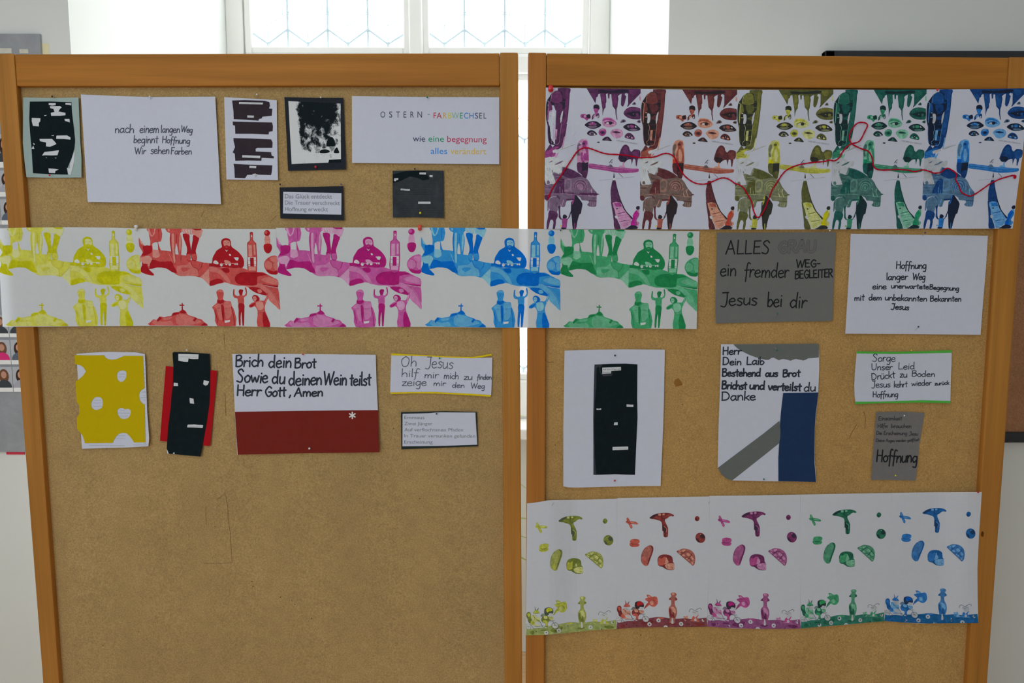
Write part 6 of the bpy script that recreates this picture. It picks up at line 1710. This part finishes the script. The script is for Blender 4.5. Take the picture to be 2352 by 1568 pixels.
ART_FOOD += '''
meadow_print: E p B 184,1300 184,1268 250,1275 350,1245 500,1215 650,1190 800,1165 900,1140 960,1126 1050,1118 1130,1122 1200,1132 1350,1130 1430,1120 1500,1108 1650,1118 1740,1105 1830,1090 1946,1068 2100,1200 2100,1800 1940,1800 1500,1800 1000,1800 500,1800 184,1800 60,1500
meadow_shade_print*: D s B 700,1240 800,1200 900,1220 860,1290 760,1330 650,1300 ; D s B 1180,1235 1250,1225 1340,1235 1280,1270 1200,1265 ; D s B 250,1330 330,1300 330,1370 270,1380 ; D s B 1700,1200 1850,1190 1900,1230 1780,1260 ; D s B 460,1290 540,1260 600,1280 520,1300 ; M s B 980,1135 1060,1125 1120,1140 1040,1160
wheel_print*: W o B 220,1218 50,54 ; W o B 748,1185 60,62
tandem_print: K l 7 B 220,1160 175,1190 172,1240 210,1280 260,1268 275,1225 ; K l 7 B 748,1122 690,1150 686,1215 730,1246 790,1240 812,1190 790,1140 748,1122 ; W l 12 B 345,1230 520,1230 ; W l 9 B 300,1170 345,1230 ; K l 7 B 250,1160 340,1270 ; K l 6 B 345,1212 430,1205 520,1185 ; K l 7 B 395,1060 440,1090 500,1205 ; K l 7 B 640,1090 690,1090 750,1180 ; K l 6 B 700,1080 740,1080 ; K l 5 B 180,1225 270,1220 ; K l 5 B 720,1180 775,1190
squirrel_print: D s B 182,945 205,910 245,905 270,950 268,1010 290,1070 300,1130 260,1150 220,1125 205,1060 182,1010 ; M s B 195,950 230,925 255,960 240,1020 215,1000 ; L s B 280,985 350,960 420,1000 455,1060 440,1120 470,1180 380,1200 320,1180 300,1080 ; M s B 270,1090 330,1110 345,1160 300,1190 270,1160 ; W s B 330,940 400,930 445,960 430,1010 370,1010 ; W s B 350,1110 440,1120 460,1180 370,1170 ; K l 5 B 330,1000 400,1080 440,1090 ; K l 4 B 360,960 375,990 400,980 ; M s B 308,925 335,882 372,865 410,875 446,920 420,932 340,930 ; K l 5 B 312,925 360,935 440,925 ; D s B 340,790 350,800 362,840 365,872 348,868 350,830 ; D s B 440,795 425,815 412,860 388,868 400,840 ; K l 5 B 300,985 330,1000 350,1060
helmet_rider_print: D s B 472,1060 500,990 545,960 600,980 640,1020 700,1010 706,1060 640,1080 600,1140 600,1205 545,1205 560,1140 500,1120 ; M s B 495,1090 560,1070 600,1110 590,1190 550,1190 565,1140 510,1120 ; L s B 525,985 580,975 600,1030 560,1050 530,1030 ; G s B 462,975 500,932 540,940 530,980 500,1000 470,995 ; K s B 532,880 545,830 590,808 650,805 700,840 716,900 690,950 620,960 570,985 540,940 ; H s B 585,830 640,810 690,840 690,880 640,885 600,910 575,880 ; W s B 630,930 690,930 700,970 660,985 630,965 ; L s B 620,1000 705,1000 706,1060 640,1060 ; K l 5 B 620,1010 700,1020 ; W p B 545,1210 585,1210 585,1228 545,1228 ; K l 4 B 700,850 735,825
leaf_bunch_print: M s B 712,975 740,900 770,850 800,810 742,770 742,740 790,722 764,662 830,664 875,700 935,684 975,705 988,770 985,840 930,905 870,908 820,880 780,915 740,950 ; D l 8 B 720,960 770,880 810,850 ; D l 6 B 770,740 840,735 ; D l 8 B 900,760 945,830 ; D l 6 B 930,720 960,740 ; D l 5 B 790,800 850,790 ; L s B 830,800 890,790 900,860 850,870 ; L s B 790,690 830,680 850,710 800,715
llama_print: O s B 1245,612 1270,585 1305,578 1345,588 1364,612 1358,640 1342,662 1380,718 1352,745 1325,765 1328,845 1358,910 1365,1020 1340,1100 1322,1180 1318,1240 1296,1245 1285,1140 1265,1115 1250,1180 1252,1250 1215,1246 1218,1130 1203,1010 1205,905 1248,855 1255,752 1218,740 1203,728 1245,680 1258,650 ; L s B 1275,590 1310,585 1330,610 1300,630 1270,620 ; D s B 1345,690 1380,718 1345,742 1335,715 ; D s B 1205,728 1240,695 1250,740 ; D s B 1210,940 1240,930 1260,1040 1300,1050 1320,1110 1240,1110 1215,1040 ; L s B 1245,880 1300,890 1340,940 1340,1010 1300,1020 1270,960 ; D s B 1285,990 1310,1010 1300,1070 1275,1050 ; W s B 1264,1118 1284,1140 1294,1235 1252,1240 1256,1170
rabbit_print: K l 7 B 1608,968 1618,925 1655,902 1700,930 1722,942 ; K l 7 B 1720,940 1770,900 1815,878 1845,892 1838,912 ; W s B 1668,960 1720,940 1782,945 1795,985 1760,1030 1710,1040 1680,1000 ; K l 5 B 1668,975 1690,962 1700,985 ; K l 5 B 1740,950 1778,946 ; K o B 1718,975 8,8 ; M s B 1645,1140 1662,1080 1695,1045 1720,1085 1790,1012 1765,1070 1720,1120 1690,1160 1650,1160 ; W s B 1700,1110 1730,1090 1750,1140 1700,1150 ; L l 8 B 1625,1150 1800,1160 ; M s B 1745,1080 1775,1110 1800,1150 1750,1150
kitten_print: L s B 1492,1062 1520,1072 1545,1060 1576,1050 1578,1090 1590,1120 1625,1150 1580,1160 1520,1162 1500,1110 ; D l 4 B 1510,1080 1530,1085 ; D l 4 B 1545,1078 1565,1075 ; D l 4 B 1520,1120 1560,1115 ; D l 4 B 1590,1125 1610,1150
'''
daisies = [(375, 1312), (572, 1332), (820, 1290), (1000, 1195), (1140, 1330), (1442, 1232), (1650, 1268), (1888, 1122)]
ART_FOOD += ''.join('daisy_print: W o B %d,%d 42,44 ; K o B %d,%d 11,13\n' % (x, y, x, y) for x, y in daisies)
art3 = parse_art(ART_FOOD, 1568.2)
tf3 = crop(1820, 1120, 9.2235)
ref3 = [(1838.6, 1135.6), (2048.9, 1131.6), (2031.0, 1426.2), (1839.0, 1442.8)]
PAL3 = {
    'yellow-green': dict(K=(70, 78, 62), D=(98, 106, 50), M=(150, 154, 62), L=(166, 170, 104), H=(166, 168, 40), W=(164, 167, 166), E=(128, 138, 84), G=(108, 114, 104)),
    'red': dict(K=(58, 42, 46), D=(108, 48, 48), M=(164, 80, 70), L=(176, 124, 108), H=(160, 36, 38), W=(164, 164, 168), E=(108, 58, 64), G=(104, 98, 96)),
    'magenta': dict(K=(56, 42, 60), D=(92, 44, 80), M=(148, 66, 116), L=(162, 112, 146), H=(152, 36, 106), W=(160, 160, 168), E=(118, 68, 108), G=(106, 92, 110)),
    'sea-green': dict(K=(34, 52, 54), D=(34, 84, 68), M=(58, 128, 92), L=(98, 150, 124), H=(44, 128, 76), W=(150, 155, 158), E=(44, 100, 86), G=(88, 108, 108)),
    'blue': dict(K=(34, 54, 84), D=(30, 80, 134), M=(42, 98, 160), L=(92, 138, 180), H=(20, 78, 160), W=(146, 152, 158), E=(28, 80, 126), G=(84, 104, 128)),
}


def depth_low(x, y, bx):
    d = 0.0040 + 0.0128 * (1 - sstep(1256, 1330, x)) + 0.0125 * sstep(2150, 2232, x)
    d += 0.0034 * sstep(1330, 1445, y) * (0.5 - 0.5 * math.cos((x - 1210) / 207.0 * 2 * math.pi))
    return d


low_top = [[(1210.3, 1155.6), (1228, 1153.8), (1243, 1151.6), (1258, 1148.8), (1270, 1148), (1337.8, 1147.4), (1417.2, 1144.8)],
           [(1417.4, 1143.6), (1520, 1141.6), (1629.4, 1139.6)], [(1629.6, 1138.4), (1730, 1137.4), (1838.4, 1135.4)],
           [(1838.6, 1135.4), (1940, 1133.4), (2048.9, 1131.6)], [(2049, 1131.4), (2150, 1130), (2255.2, 1129.6)]]
low_bot = [[(1208.0, 1458.6), (1250, 1457.6), (1291.8, 1454), (1360.7, 1447), (1416.0, 1444.0)], [(1416.2, 1444.0), (1450, 1441), (1498.5, 1439.6), (1560, 1439.8), (1623.8, 1438.7)],
           [(1624.2, 1438.2), (1680, 1442.4), (1734.8, 1443.7), (1790, 1443.8), (1838.6, 1443.2)], [(1839.0, 1442.8), (1880, 1439), (1941.4, 1434.4), (1990, 1429.6), (2030.6, 1426.6)],
           [(2031.0, 1425.4), (2070, 1429), (2117, 1431.6), (2180, 1430.6), (2247, 1430.2)]]
low_seam = [[(1210.3, 1155.6), (1209.4, 1300), (1208, 1458.6)], [(1417.3, 1144.4), (1417, 1290), (1416.1, 1444)], [(1629.5, 1139), (1628.5, 1290), (1624, 1438.5)],
            [(1838.5, 1135.4), (1838.8, 1290), (1838.8, 1443)], [(2048.9, 1131.5), (2045, 1200), (2039, 1276), (2034, 1360), (2030.8, 1426)], [(2255.2, 1129.6), (2249.2, 1221), (2245, 1306), (2245.6, 1370), (2247, 1430.2)]]
lowS = {}
for k, colr in enumerate(['yellow-green', 'red', 'magenta', 'sea-green', 'blue']):
    a, b = low_top[k], low_bot[k]
    l = [a[0]] + low_seam[k][1:-1] + [b[0]]
    r = [a[-1]] + low_seam[k + 1][1:-1] + [b[-1]]
    where = ['leftmost sheet', 'second sheet', 'middle sheet', 'fourth sheet', 'rightmost sheet'][k]
    lowS[colr] = print_sheet('picnic_print', (a, b, l, r), lifted(depth_low, 0.0004 * (k % 2)), ref3, tf3, art3, PAL3[colr],
                             colr + ' picture of floating food over a daisy meadow, ' + where + ' of the bottom strip', 'bottom strip of five meadow pictures', trans=0.16, tone=0.28)
pin('red', 2246.6, 1130.0, lowS['blue'], 'dark red pin at the top right corner of the bottom strip', r=0.0019)
for (x, y_, k, w) in ((1270.2, 1154, 'yellow-green', 'first'), (1629.6, 1150, 'magenta', 'third')):
    pin('white', x, y_, lowS[k], 'tiny pale pin through the top of the %s sheet of the bottom strip' % w, r=0.0010, stand=0.004, lean=(-0.002, -0.007))
